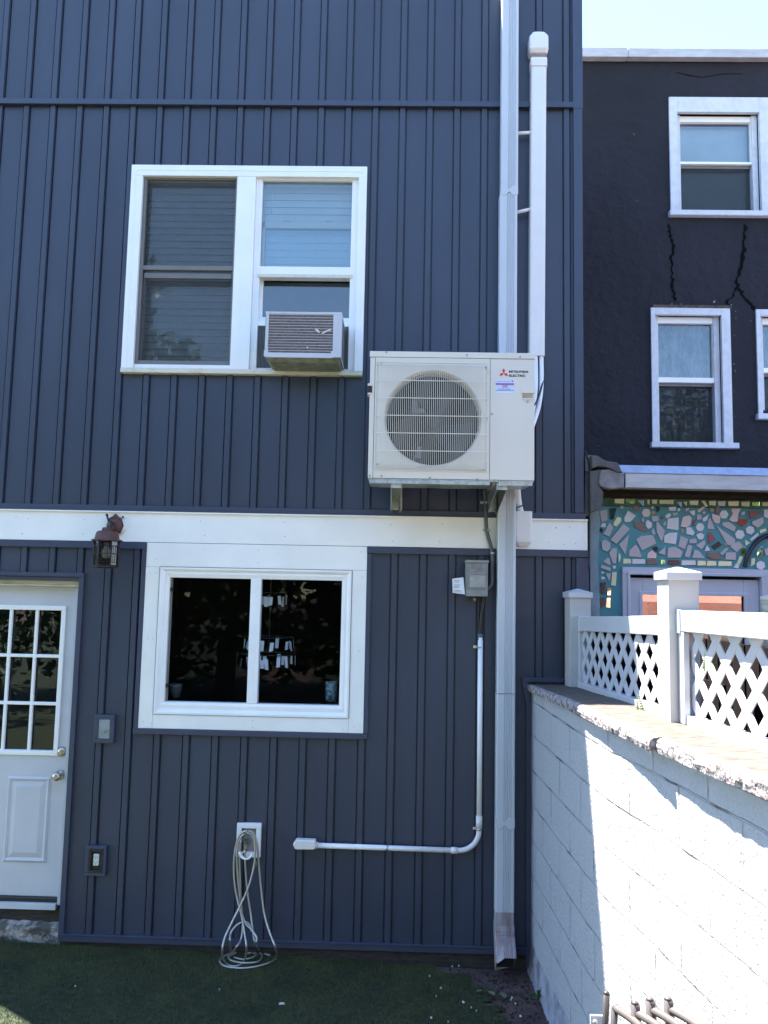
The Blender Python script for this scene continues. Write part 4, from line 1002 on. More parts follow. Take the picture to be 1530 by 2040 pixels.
t_.links.new(h1.outputs[0], bp.inputs['Height']); t_.links.new(bp.outputs[0], b_.inputs['Normal'])
# mortar darkened only in patches
mr = t_.nodes.new('ShaderNodeMapRange'); mr.inputs[1].default_value = .50; mr.inputs[2].default_value = .62; t_.links.new(n2.outputs[0], mr.inputs[0])
ml = t_.nodes.new('ShaderNodeMath'); ml.operation = 'MULTIPLY'; t_.links.new(mr.outputs[0], ml.inputs[0]); t_.links.new(bt.outputs['Fac'], ml.inputs[1])
# pits darkened in colour to carry the speckle of self-shadow
mr2 = t_.nodes.new('ShaderNodeMapRange'); mr2.inputs[1].default_value = .60; mr2.inputs[2].default_value = .70; t_.links.new(n1.outputs[0], mr2.inputs[0])
mx0 = t_.nodes.new('ShaderNodeMath'); mx0.operation = 'MAXIMUM'; t_.links.new(ml.outputs[0], mx0.inputs[0])
mm = t_.nodes.new('ShaderNodeMath'); mm.operation = 'MULTIPLY'; mm.inputs[1].default_value = .3; t_.links.new(mr2.outputs[0], mm.inputs[0]); t_.links.new(mm.outputs[0], mx0.inputs[1])
mc = t_.nodes.new('ShaderNodeMix'); mc.data_type = 'RGBA'; mc.inputs['A'].default_value = (.40, .40, .42, 1); mc.inputs['B'].default_value = (.085, .08, .08, 1)
t_.links.new(mx0.outputs[0], mc.inputs['Factor']); t_.links.new(mc.outputs['Result'], b_.inputs['Base Color']); b_.inputs['Roughness'].default_value = .75
M['block'] = m
mb = MB(); pts = []
y = .012
while y > -6.6: pts.append(y); y -= .06
vs = []; nzv = 30
for y in pts:
    for j in range(nzv):
        z = -.1+(ztop(y)+.1)*j/(nzv-1)
        fl = .0
        vs.append((wx_at(y)+.004*(fbm(y*6, z*6)-.5)-fl, y, z))
mb.add(vs, [(i*nzv+j, i*nzv+j+1, (i+1)*nzv+j+1, (i+1)*nzv+j) for i in range(len(pts)-1) for j in range(nzv-1)], sm=True)
for ya, yb in zip(pts, pts[1:]):   # back and top
    a1, b1 = wx_at(ya), wx_at(yb)
    mb.add([(a1+.3, ya, -.1), (b1+.3, yb, -.1), (b1+.3, yb, ztop(yb)), (a1+.3, ya, ztop(ya)), (a1, ya, ztop(ya)), (b1, yb, ztop(yb))], [(0, 1, 2, 3), (3, 2, 5, 4)])
mb.build('block_face', M['block'], wall, recalc=False)
# footing flare at the foot of the wall
mb = MB(); vs = []; ny_ = 60
for i in range(ny_):
    y = .01-2.6*i/(ny_-1)
    for j, (h, off) in enumerate(((.17, -.001), (.14, .007), (.08, .014), (.0, .022), (-.08, .03))):
        f_ = fbm(y*7, j*1.3); k_ = .55+.9*f_
        vs.append((wx_at(y)-off*k_*1.1, y+.02*(f_-.5), h*(.7+.7*fbm(y*5+9, 2))+(.0 if j else .02)))
mb.add(vs, [(i*5+j, i*5+j+1, (i+1)*5+j+1, (i+1)*5+j) for i in range(ny_-1) for j in range(4)], sm=True)
M['footing'] = mat('flaking_footing_paint', (.34, .35, .40), .85, col2=(.16, .14, .15), vscale=7, bump=.8, bscale=40, bdist=.01, contrast=(.36, .60), detail=8)
mb.build('footing', M['footing'], wall, recalc=False)
# coping stones
M['coping'] = mat('rough_buff_coping', (.115, .092, .075), .9, col2=(.048, .038, .034), vscale=22, bump=1, bscale=60, bdist=.012, contrast=(.32, .62), detail=8, stretch=(.6, 1.5, 1))
M['coping_edge'] = mat('white_flecked_coping_edge', (.36, .33, .33), .9, col2=(.10, .07, .07), vscale=45, bump=1, bscale=70, bdist=.012, contrast=(.40, .55), detail=6)
cop_top = [(.794, -.018, 1.721), (.815, -.58, 1.741), (.832, -1.03, 1.760), (.860, -1.594, 1.767), (.885, -1.84, 1.770), (.898, -2.118, 1.774)]
cop_top2 = [(.921, -2.126, 1.776), (.955, -2.52, 1.784), (.985, -2.79, 1.790), (1.06, -3.5, 1.80), (1.16, -4.3, 1.80), (1.34, -5.4, 1.80), (1.54, -6.6, 1.80)]
def coping(L):
    mb = MB(); P_ = spline([Vector(p) for p in L], 16); n_ = 18; vs = []; r7 = random.Random(9)
    for i, p in enumerate(P_):
        th = .040+.014*min(1, max(0, -p.y/2.2)); back = p.x+.36
        jz = lambda s: (fbm(p.y*16+s, s*3.1)-.5)
        prof = [(p.x+.10, -th), (p.x+.035, -th+.003*jz(1)), (p.x+.004+.010*jz(2), -th+.004*jz(8)), (p.x+.000+.013*jz(3), -th*.6), (p.x+.002+.013*jz(4), -th*.25), (p.x+.010+.012*jz(5), -.002+.004*jz(6)), (p.x+.03, .002*jz(7))]
        for k in range(1, 11):
            u = k/10; prof.append((p.x+.03+(back-p.x-.03)*u, .008*(fbm(p.y*9+u*20, u*9)-.5)+.004*(1-abs(2*u-1))))
        prof.append((back, -th))
        for (x, dz) in prof: vs.append((x, p.y, p.z+dz))
    m_ = len(prof); mi = 0
    for i in range(len(P_)-1):
        for k in range(m_-1):
            mb.f.append(tuple([i*m_+k, i*m_+k+1, (i+1)*m_+k+1, (i+1)*m_+k])); mb.mi.append(1 if k < 6 else 0); mb.smooth.append(k >= 6)
    mb.v = vs
    for e in (0, len(P_)-1): mb.f.append(tuple(e*m_+k for k in range(m_))); mb.mi.append(1); mb.smooth.append(False)
    return mb.build('coping_stone', [M['coping'], M['coping_edge']], wall)
coping(cop_top); coping(cop_top2)

# ================================================================== FENCE ON THE WALL
FA = Vector((1.018+.063, -.20+.063)); FB = Vector((1.092+.063, -1.75+.063))
fence = thing('lattice_fence', 'white vinyl lattice fence with capped posts standing on the garden wall coping', 'fence', (1.1, -1.0, 1.76))
def post(cx_, cy_, zb, zt, hw=.0635, dirv=(FA-FB)):
    u = dirv.normalized(); v = Vector((u.y, -u.x))
    def sq(h, z): return [(cx_+a*h*v.x+b*h*u.x, cy_+a*h*v.y+b*h*u.y, z) for a, b in ((-1, -1), (1, -1), (1, 1), (-1, 1))]
    mb = MB(); mb.hull_prism(sq(hw, zb), sq(hw, zt-.045)); o = mb.build('post', M['fence_post'], fence, bevel=.004)
    mb = MB(); mb.hull_prism(sq(hw+.010, zt-.055), sq(hw+.010, zt-.022)); mb.hull_prism(sq(hw+.0098, zt-.0218), sq(.006, zt))
    mb.build('post_cap', M['lattice'], o, bevel=.003)
ztA = P(1152, 1173, -.14)[1]; ztB = P(1354, 1130, -1.69)[1]
post(FA.x, FA.y, 1.70, ztA); post(FB.x, FB.y, 1.76, ztB)
def panel(p0, p1, zb0, zb1, zt0, zt1, inset=.07, second=False, off0=0.0, nbr=True):
    """rails and lattice between two plan points; z of the bottom and top at both ends"""
    u = (p1-p0).normalized(); L = (p1-p0).length; v = Vector((u.y, -u.x))     # v is sideways
    if v.x > 0: v = -v
    def pt(s, h, d):     # s along, h absolute z offset from linear ground
        q = p0+u*s+v*d; return (q.x, q.y, h)
    def zz(s, f): t = s/L; zb = zb0+(zb1-zb0)*t; zt = zt0+(zt1-zt0)*t; return zb+(zt-zb)*f
    def rail(fz0, fz1, d0, d1, s0, s1, name, m_):
        mb = MB(); a = [pt(s0, zz(s0, 0)+fz0 if fz0 >= 0 else 0, d0)]
        return mb
    def bar(s0, s1, za0, za1, zb0_, zb1_, d0, d1, name, m_, bv=.004):
        mb = MB(); mb.hull_prism([pt(s0, za0, d0), pt(s0, za0, d1), pt(s0, za1, d1), pt(s0, za1, d0)], [pt(s1, zb0_, d0), pt(s1, zb0_, d1), pt(s1, zb1_, d1), pt(s1, zb1_, d0)])
        return mb.build(name, m_, fence, bevel=bv)
    s0, s1 = inset, L-inset
    # top rail
    bar(s0-.02, s1+.02, zz(s0, 1)-.085, zz(s0, 1), zz(s1, 1)-.085, zz(s1, 1), -.055, .012 if not second else .03, 'top_rail', M['lattice'])
    # bottom rail
    bar(s0, s1, zz(s0, 0)-.014, zz(s0, 0)+.034, zz(s1, 0)-.020, zz(s1, 0)+.034, -.03, .022, 'bottom_rail', M['lattice'])
    # bracket
    bs = s0-.005
    bar(bs-.004, bs+.030, zz(s0, 1)-.092, zz(s0, 1)+.004, zz(s0, 1)-.092, zz(s0, 1)+.004, -.06, .016 if not second else .036, 'rail_bracket', M['bracket'], .002)
    # lattice
    lb, lt = .030, -.080; pitch = .150; w = .043
    x0_, x1_ = s0+.02, s1-.02
    mb = MB(); hgt = zz(0, 1)-zz(0, 0)-.11
    def clip(pg, f):
        out = []
        for i in range(len(pg)):
            a, b = pg[i], pg[(i+1) % len(pg)]; fa, fb = f(a), f(b)
            if fa >= 0: out.append(a)
            if fa*fb < 0: t = fa/(fa-fb); out.append((a[0]+(b[0]-a[0])*t, a[1]+(b[1]-a[1])*t))
        return out
    for sgn, d in ((1, -.004), (-1, -.0055)):
        k = -12
        while k*pitch < L+hgt+1:
            c = k*pitch+off0; hw = w/2*math.sqrt(2)
            # band |s - sgn*h - c| < hw
            if sgn > 0: pg = [(c-hw-1, -1), (c+hw-1, -1), (c+hw+3, 3), (c-hw+3, 3)]
            else: pg = [(c-hw+1, -1), (c+hw+1, -1), (c+hw-3, 3), (c-hw-3, 3)]
            pg = clip(pg, lambda q: q[0]-x0_); 
            if pg: pg = clip(pg, lambda q: x1_-q[0])
            if pg: pg = clip(pg, lambda q: q[1])
            if pg: pg = clip(pg, lambda q: hgt-q[1])
            if len(pg) >= 3:
                A = [pt(s, zz(s, 0)+lb+h, d) for s, h in pg]; B = [pt(s, zz(s, 0)+lb+h, d-.005) for s, h in pg]
                mb.hull_prism(A, B)
            k += 1
    mb.build('lattice_panel', M['lattice'], fence)
    # U channel uprights
    bar(s0-.002, s0+.018, zz(s0, 0)+.03, zz(s0, 1)-.086, zz(s0, 0)+.03, zz(s0, 1)-.086, -.022, .014, 'side_channel', M['lattice'], .002)
    if second: bar(s0-.002, s0+.05, zz(s0, 0)+.0, zz(s0, 1)-.088, zz(s0, 0)+.0, zz(s0, 1)-.088, .006, .03, 'side_channel', M['lattice'], .003)
z1a = P(1158, 1229.5, -.22)[1]; z1b = P(1312, 1225, -1.65)[1]
panel(FA, FB, 1.728, 1.772, z1a, z1b, .066)
FC = Vector((1.24, -3.20))
z2a = P(1370, 1217, -1.8)[1]; z2b = 2.235
panel(FB, FC, 1.772, 1.80, z2a, z2b, .072, True, .03)
post(FC.x, FC.y, 1.79, 2.42)

bsn = thing('board_screen', 'dark weathered board screen standing close behind the white lattice fence', 'screen', (1.42, -1.7, .42))
mb = MB(); yy = -.10; r_ = random.Random(12)
while yy > -4.2:
    xx = 1.345+.05*(-yy)
    mb.box(xx, xx+.022, yy-.118, yy, .42, 2.085+r_.uniform(-.004, .004)); yy -= .122
mb.box(1.33, 1.342, -1.7, -.1, 1.86, 1.92); mb.box(1.178, 1.36, -.098, -.075, .42, 2.08)  # end section added as dark backing for the far lattice openings
mb.build('boards', M['deck'], bsn)
# ================================================================== FERNS, WEED, LITTER
def fern(base, tip, n_=11, w=.03, parent=None, name='fern', m_=None):
    mb = MB(); base, tip = Vector(base), Vector(tip); ax = tip-base; side = Vector((.75, -.65, 0)).normalized()
    mb.tube([base, base+ax*.5+Vector((.003, 0, 0)), tip], [.0022, .0016, .0008], 5)
    for i in range(n_):
        t = (i+1)/(n_+1); c = base+ax*t; l = w*(1-.75*t)*(1 if i > 0 else .7)
        for s_ in (-1, 1):
            d = side*s_*l+ax.normalized()*l*.35+Vector((0, -.25*l, 0)); u = ax.normalized()*l*.28
            mb.add([c, c+d*.5+u, c+d, c+d*.5-u], [(0, 1, 2, 3)])
    return mb.build(name, m_ or M['fern'], None, recalc=False)
o = fern(P3(1279, 1432, -1.38), P3(1270, 1383, -1.38), 9, .032); tag(o, 'small bright green fern sprouting in front of the shaded lattice panel', 'fern')
o = fern(P3(1412, 1345, -1.93), P3(1409, 1290, -1.93), 10, .035); tag(o, 'bright yellow green fern frond behind the nearer sunlit lattice panel', 'fern')
wd = MB(); b0 = Vector((.805, -.34, .03)); r8 = random.Random(6)
for k, (dx, dy, dz, wl) in enumerate([(.035, -.03, .10, .016), (-.03, -.02, .045, .02), (.02, -.08, .05, .02), (-.02, -.07, .03, .018), (.035, -.04, .06, .016), (-.05, .02, .02, .018), (.0, -.04, .07, .02), (.04, .02, .085, .012)]):
    tip_ = b0+Vector((dx, dy, dz)); mid = b0+(tip_-b0)*.55+Vector((0, 0, .02)); s_ = Vector((-dy, dx, 0)).normalized()*wl*.5
    wd.add([b0, mid-s_, tip_, mid+s_], [(0, 1, 2, 3)])
o = wd.build('weed', M['weed'], None, recalc=False); tag(o, 'small green leafy weed growing at the foot of the white wall', 'weed')
# dead leaves & litter crumbs
def leaf(px, py, s_, ang, lab, cat='leaf', m_='deadleaf'):
    x, y, z = G3(px, py, gz(.6)+.02); mb = MB(); c, d = math.cos(ang), math.sin(ang)
    pts_ = [(-1, 0, 0), (-.4, .42, .12), (.3, .45, .15), (1, 0, .05), (.3, -.45, .16), (-.4, -.42, .12)]
    vs = [(x+(a*c-b*d)*s_, y+(a*d+b*c)*s_, z+h*s_) for a, b, h in pts_]+[(x, y, z+.0)]
    mb.add(vs, [(i, (i+1) % 6, 6) for i in range(6)]); o = mb.build('fallen_leaf', M[m_], None, recalc=False); tag(o, lab, cat)
leaf(979, 1979, .032, 2.2, 'left one of the pair of dry leaves on the turf below the downspout')
leaf(1002, 1983, .036, 1.9, 'right one of the pair of dry leaves on the turf below the downspout')
leaf(955, 1974, .022, .4, 'small dark curled leaf left of the pair of dry leaves below the downspout')
crumbs = [(561, 1999, .010), (437, 1971, .003), (901, 1925, .004), (914, 1924, .004), (878, 1968, .005), (923, 1996, .007), (939, 2007, .004), (859, 2027, .005), (1020, 1987, .006), (1037, 2024, .006), (1018, 1991, .004), (150, 1964, .003), (707, 1903, .004), (856, 1944, .004), (869, 1984, .003), (949, 2013, .003), (1027, 1999, .004), (893, 2035, .003)]
mbs = []
for i, (px, py, s_) in enumerate(crumbs):
    x, y, z = G3(px, py, gz((px-765)/400)+.016); mb = MB(); a = i*1.7
    l, w = (s_*1.6, s_*.5) if i == 0 else (s_, s_*.55)
    if i == 0: a = .1
    c, d = math.cos(a), math.sin(a)
    mb.hull_prism([(x+(p_*l)*c-(q_*w)*d, y+(p_*l)*d+(q_*w)*c, z-.004) for p_, q_ in ((-1, -1), (1, -.8), (1, 1), (-.9, .8))], [(x+(p_*l*.8)*c-(q_*w*.8)*d, y+(p_*l*.8)*d+(q_*w*.8)*c, z+.004) for p_, q_ in ((-1, -1), (1, -.8), (1, 1), (-.9, .8))])
    o = mb.build('paper_scrap', M['litter'])
    if i == 0: tag(o, 'small white paper scrap lying alone on the turf below the junction box', 'litter')
    else: tag(o, 'tiny white crumb of litter scattered on the turf', 'litter', 'tiny white crumbs on the turf')
# soil clods and dark debris
mb = MB(); r9 = random.Random(21)
for _ in range(420):
    x = r9.uniform(.30, .86); y = -.04-r9.random()*1.0
    if has_turf(x, y) and r9.random() < .8: continue
    s_ = r9.uniform(.003, .011); z = gz(x)-.008
    a = r9.uniform(0, 3.1); c, d = math.cos(a), math.sin(a)
    B = [(x+(p_*s_)*c-(q_*s_*.6)*d, y+(p_*s_)*d+(q_*s_*.6)*c, z) for p_, q_ in ((-1, -1), (1, -.7), (.9, 1), (-.8, .8))]
    T = [(x+(bx_-x)*.6, y+(by_-y)*.6, z+s_*.8) for bx_, by_, _ in B]
    mb.hull_prism(B, T, mi=r9.choice((0, 0, 1)))
o = mb.build('soil_debris', [M['rotten'], M['soil']]); kind(o, 'stuff'); o['label'] = 'dark wood chips and clods scattered over the bare soil'; o['category'] = 'debris'

# ================================================================== CHAIRS (stack at the wall, only the tops reach into the frame)
def chair_stack(idx, px, py, Yp, dark=False):
    T = Vector(P3(px, py, Yp)); zt = T.z
    lab = ['taupe metal patio chair, the leftmost of the three stacked ones against the white wall', 'taupe metal patio chair in the middle of the stack of three by the white wall', 'taupe metal patio chair, the rightmost of the three stacked ones by the white wall'][idx]
    c = thing('patio_chair', lab, 'chair', (T.x-.2, T.y-.25, gz(.8)), 'patio chairs stacked by the wall')
    u = Vector((.10, -1, 0)).normalized(); s_ = Vector((-1, -.1, 0)).normalized(); zf = gz(.8); Wd = .46
    r_ = .0145
    def pole(q, lean):  # back upright from floor to tip
        mb = MB(); top = q+Vector((0, 0, 0)); foot = Vector((q.x-.04+lean, q.y, zf))
        mb.tube([top, q+(foot-q)*.15, q+(foot-q)*.5, foot], [r_*.8, r_, r_, r_], 10, sx=1.35)
        mb.lathe([(r_*.9, 0), (r_*.65, .006), (.003, .010)], tuple(top), 'z', 10)
        return mb
    q1 = T; q2 = T+u*Wd; q2.z = T.z
    for q in (q1, q2): pole(q, .10).build('back_leg', M['chair'], c)
    # curved top rail starting just under the tips
    mb = MB(); a = q1+Vector((.005, -.004, -.028)); b = q2+Vector((.005, .004, -.028))
    mb.tube(spline([a, a+u*.10+Vector((.035, 0, .006)), a+u*.23+Vector((.050, 0, .008)), a+u*.36+Vector((.035, 0, .006)), b], 6), .0125, 10)
    mb.build('top_rail', M['chair'], c)
    mb = MB()
    for k in range(1, 6):
        t = k/6; p_ = a.lerp(b, t)+Vector((.05*math.sin(math.pi*t), 0, 0)); mb.tube([p_, p_+Vector((-.02, 0, -.38))], .007, 6)
    mb.tube([q1+Vector((-.02, 0, -.40)), q2+Vector((-.02, 0, -.40))], .010, 8); mb.build('back_slat', M['chair'], c)
    # seat + front legs
    sd = Vector((-.42, -.03, 0)); sz = zf+.42
    mb = MB(); A = [Vector((q1.x-.05, q1.y, sz)), Vector((q2.x-.05, q2.y, sz)), Vector((q2.x-.05, q2.y, sz))+sd, Vector((q1.x-.05, q1.y, sz))+sd]
    mb.hull_prism([tuple(v) for v in A], [tuple(v+Vector((0, 0, .014))) for v in A]); mb.build('seat', M['chair'], c, bevel=.004)
    for v in A[2:]:
        MB().tube([(v.x, v.y, sz), (v.x-.02, v.y, zf)], r_, 8).build('front_leg', M['chair'], c)
    return c
chair_stack(0, 1265, 1999, -2.28); chair_stack(1, 1295, 1992, -2.30); chair_stack(2, 1331, 1991, -2.32)
fc = thing('folding_chair', 'dark metal folding chair frame with a small plate, left of the taupe chairs', 'chair', (.7, -2.3, .04))
q = Vector(P3(1208, 1979, -2.15)); zf = gz(.7)
mb = MB(); mb.tube([q+Vector((0, 0, -.002)), Vector((q.x-.008, q.y+.0, q.z-.15)), Vector((q.x-.10, q.y+.05, zf))], .0125, 10); mb.lathe([(.0125, -.003), (.009, .006), (.003, .009)], tuple(q), 'z', 10); mb.build('upright', M['chair_dark'], fc)
ra = Vector(P3(1225, 2008, -2.2)); rb = ra+Vector((.05, -.44, 0))
MB().tube(spline([ra, ra+Vector((.04, -.10, .006)), ra+Vector((.06, -.22, .008)), ra+Vector((.055, -.34, .006)), rb], 6), .0125, 10).build('top_rail', M['chair'], fc)
MB().tube([ra, ra+Vector((-.02, 0, -.3)), (ra.x-.05, ra.y, zf)], .012, 8).build('upright', M['chair_dark'], fc)
q2 = q+Vector((.04, -.42, -.02)); mb = MB(); mb.tube([q2, Vector((q2.x-.10, q2.y, zf))], .0125, 10); mb.build('upright', M['chair_dark'], fc)
pa = Vector(P3(1180, 2026, -2.16)); mb = MB(); mb.box(pa.x-.006, q.x+.002, q.y-.006, q.y+.002, pa.z-.09, pa.z+.004); mb.build('hinge_plate', M['bracket'], fc, bevel=.003)
mb = MB(); mb.lathe([(.010, 0), (.010, -.006)], (pa.x+.010, q.y-.006, pa.z-.018), 'y', 12); mb.build('rivet', M['galv'], fc)
mb = MB(); mb.hull_prism([(q.x-.34, q.y, zf+.44), (q.x, q.y, zf+.44), (q2.x, q2.y, zf+.44), (q2.x-.34, q2.y, zf+.44)], [(q.x-.34, q.y, zf+.455), (q.x, q.y, zf+.455), (q2.x, q2.y, zf+.455), (q2.x-.34, q2.y, zf+.455)]); mb.build('seat', M['chair_dark'], fc)
for v in (q, q2): MB().tube([(v.x-.33, v.y, zf+.44), (v.x-.05, v.y, zf)], .0115, 8).build('front_leg', M['chair_dark'], fc)

# ================================================================== BLACK STUCCO HOUSE BEHIND
YB = 2.0
bh = thing('black_stucco_house', 'black stucco house with white framed sash windows rising behind the mosaic wall', 'house', (2.6, YB, .1))
zr = P(1160, 121, YB)[1]
holesB = []
w2a = dict(o=(2.412, 3.42, 5.752, 6.895), g=(2.532, 3.187), up=(6.313, 6.690), lo=(5.795, 6.262), split=6.29)
mb = MB()
HB = [(2.45, 3.34, 5.80, 6.86), (2.25, 2.89, 3.63, 4.84), (3.20, 3.84, 3.95, 4.84)]
xsB = sorted({1.1, 8.0}|{v for h in HB for v in h[:2]})
for a, b in zip(xsB, xsB[1:]):
    for p_, q_ in intervals(0, zr, a, b, HB):
        mb.box(a, b, YB, YB+.25, p_, q_)
mb.box(1.1, 1.3, YB+.25, 9, 0, zr); mb.box(7.8, 8.0, YB+.25, 9, 0, zr); mb.box(1.3, 7.8, YB+1.4, 9, 0, zr)
mb.build('wall', M['stucco'], bh)
mb = MB(); mb.box(1.1, 8.1, YB-.07, 9, zr, zr+.02); mb.box(1.1, 2.02, YB-.075, YB-.003, zr-.010, zr+.083); mb.box(2.025, 8.1, YB-.073, YB-.003, zr-.008, zr+.079); mb.build('roof_edge', M['roof_metal'], bh, bevel=.004)
def sash_window(x0, x1, z0, z1, gx0, gx1, gu, gl, casing_top=True, deep=.10, curtain_or_reflection='lace', sill_ext=.04):
    fr = MB(); y0 = YB-.02
    fr.box(x0, gx0-.045, y0, YB+.02, z0+.05, z1-.001); fr.box(gx1+.055, x1, y0, YB+.02, z0+.05, z1-.001); fr.box(gx0-.045, gx1+.055, y0, YB+.02, gu[1]+.055, z1-.001)
    # reveals
    fr.box(gx0-.047, gx0-.004, YB+.035, YB+.12, z0+.05, gu[1]+.06); fr.box(gx1+.004, gx1+.055, YB+.035, YB+.12, z0+.05, gu[1]+.06)
    w_ = fr.build('window', M['old_white'], bh, bevel=.003)
    MB().box(x0-.02, x1+sill_ext, YB-.055, YB+.06, z0, z0+.05).build('sill', M['old_white'], w_, bevel=.006)
    mb = MB(); mb.box(gx0-.03, gx1+.03, YB+.05, YB+.09, gu[1], gu[1]+.056); mb.box(gx0-.03, gx1+.03, YB+.045, YB+.09, gl[1]+.015, gu[0]); mb.box(gx0-.03, gx0, YB+.05, YB+.09, gu[0], gu[1]); mb.box(gx1, gx1+.03, YB+.05, YB+.09, gu[0], gu[1])
    mb.box(gx0-.03, gx1+.03, YB+.03, YB+.11, z0+.05, gl[0]-.03)
    mb.build('upper_sash', M['white_vinyl'], w_, bevel=.003)
    mb = MB(); ring(mb, gx0-.02, gx1+.03, gl[0]-.03, gl[1]+.012, .024, YB+.075, YB+.10); mb.build('screen_frame', M['taupe'], w_)
    mb = MB()
    for zz in (gl[1]-.05, gl[0]+.06): mb.box(gx0-.024, gx0+.006, YB+.066, YB+.078, zz-.012, zz+.012)
    mb.build('latch', M['black'], w_)
    MB().box(gx0, gx1, YB+.085, YB+.088, gu[0], gu[1]).box(gx0, gx1, YB+.115, YB+.118, gl[0]-.02, gl[1]).build('pane', M['glass'], w_)
    MB().box(gx0, gx1, YB+.088, YB+.0885, gl[0]-.02, gl[1]).build('insect_screen', M['screen_light'], w_)
    mb = MB()
    if curtain_or_reflection == 'blind':
        z = gl[0]-.03
        while z < gu[1]: mb.add([(gx0-.03, YB+.165, z), (gx1+.03, YB+.165, z), (gx1+.03, YB+.155, z+.028), (gx0-.03, YB+.155, z+.028)], [(0, 1, 2, 3)]); z += .026
        mb.build('blind', M['blind_grey'], w_, recalc=False)
    else:
        n_ = 40; vs = []
        for i in range(n_+1):
            x = gx0-.03+(gx1-gx0+.06)*i/n_; yy = YB+.17+.014*math.sin(i*.9)+.008*math.sin(i*2.3)
            vs += [(x, yy, gl[0]-.04), (x, yy, gu[1]+.03)]
        mb.add(vs, [(2*i, 2*i+2, 2*i+3, 2*i+1) for i in range(n_)], sm=True); mb.build('curtain_or_reflection', M['lace'], w_, recalc=False)
sash_window(2.410, 3.42, 5.735, 6.895, 2.530, 3.180, (6.300, 6.692), (5.800, 6.262), curtain_or_reflection='blind')
sash_window(2.215, 2.925, 3.592, 4.876, 2.300, 2.790, (4.250, 4.757), (3.670, 4.190))
sash_window(3.155, 3.87, 3.86, 4.872, 3.24, 3.73, (4.35, 4.757), (3.94, 4.29), sill_ext=.02)
MB().box(1.35, 7.7, YB+.9, YB+1.0, 0, zr).build('room', M['room'], bh)
# cracks as black strips, the dark of the recess put into their colour
def crack(L, wd=.009):
    mb = MB(); pts = [P(x, y, YB) for x, y in L]; up = []; lo = []; r_ = random.Random(len(L))
    out = []
    for (a, b) in zip(pts, pts[1:]):
        for k in range(5): t = k/5; out.append((a[0]+(b[0]-a[0])*t+r_.uniform(-.012, .012), a[1]+(b[1]-a[1])*t))
    out.append(pts[-1])
    for i, (x, z) in enumerate(out): w = wd*r_.choice((.35, .6, 1, 1.1, 1.6)); up.append((x-w, z)); lo.append((x+w, z))
    for i in range(len(out)-1): mb.prism([up[i], lo[i], lo[i+1], up[i+1]], YB-.006, YB+.001)
    return mb.build('crack_line', M['crack'], bh, recalc=True)
crack([(1333, 447), (1336, 470), (1344, 492), (1337, 515), (1338, 545), (1341, 575), (1345, 600)])
crack([(1484, 447), (1482, 490), (1477, 530), (1468, 560), (1470, 570), (1480, 590), (1495, 606), (1503, 618)], .012)
crack([(1468, 572), (1462, 588), (1448, 600), (1452, 608)], .008)
crack([(1348, 145), (1370, 150), (1400, 155), (1440, 147), (1478, 148)], .006)
mb = MB(); r_ = random.Random(8)
for (x, y, s_) in [(1340, 607, 5), (1357, 606, 4), (1424, 603, 7), (1458, 606, 3), (1464, 620, 3), (1466, 632, 2), (1464, 668, 2), (1462, 725, 4), (1466, 738, 4), (1463, 780, 2), (1495, 640, 3), (1464, 830, 2), (1264, 268, 3), (1510, 716, 3), (1268, 398, 2), (1233, 640, 2), (1200, 700, 2), (1192, 890, 2)]:
    for _ in range(2):
        X_, Z_ = P(x+r_.uniform(-2, 2), y+r_.uniform(-3, 3), YB); w, h = s_*.0011*r_.uniform(.6, 1.4), s_*.0013*r_.uniform(.5, 1.2)
        mb.prism([(X_-w, Z_), (X_, Z_-h), (X_+w*.8, Z_-h*.3), (X_+w*.3, Z_+h)], YB-.003, YB+.001)
mb.build('chipped_spots', M['chip'], bh)
mb = MB(); a = P(1300, 614, YB); b = P(1452, 606, YB); mb.box(a[0], b[0]+.02, YB-.012, YB+.01, 4.878, 4.905); mb.build('lintel', M['rusty'], bh)

# ================================================================== MOSAIC ADDITION
YM = .15
mh = thing('mosaic_addition', 'low addition with teal mosaic wall and pale door beside the blue house', 'building', (2.0, YM, .1))
def Q(u, v, Y=YM): return P(1130+u/3.825, 880+v/3.825, Y)
dX0, dX1, dZ1 = 1.425, 2.355, 2.462
mb = MB(); mb.box(1.262, dX0+.02, YM, YM+.2, 0, 2.855); mb.box(dX1-.02, 5.5, YM, YM+.2, 0, 2.86); mb.box(dX0+.02, dX1-.02, YM, YM+.2, dZ1-.02, 2.857)
mb.build('wall', M['teal'], mh)
mb = MB(); mb.box(1.262, 5.5, YM-.004, YM+.19, 2.86, 2.91); mb.build('green_edge', M['teal_green'], mh)
mb = MB(); mb.box(1.24, 5.5, YM+.03, YM+.2, 2.91, 2.99); mb.box(1.24, 5.5, YM+.012, YM+.03, 2.915, 2.945); mb.build('soffit_timber', M['rotten'], mh)
mb = MB(); mb.prism([(1.222, 0), (1.28, 0), (1.268, 1.9), (1.285, 2.2), (1.270, 2.5), (1.290, 2.75), (1.276, 2.87), (1.222, 2.87)], YM-.012, YM+.15); mb.build('plaster_edge', M['plaster_edge'], mh, bevel=.004)
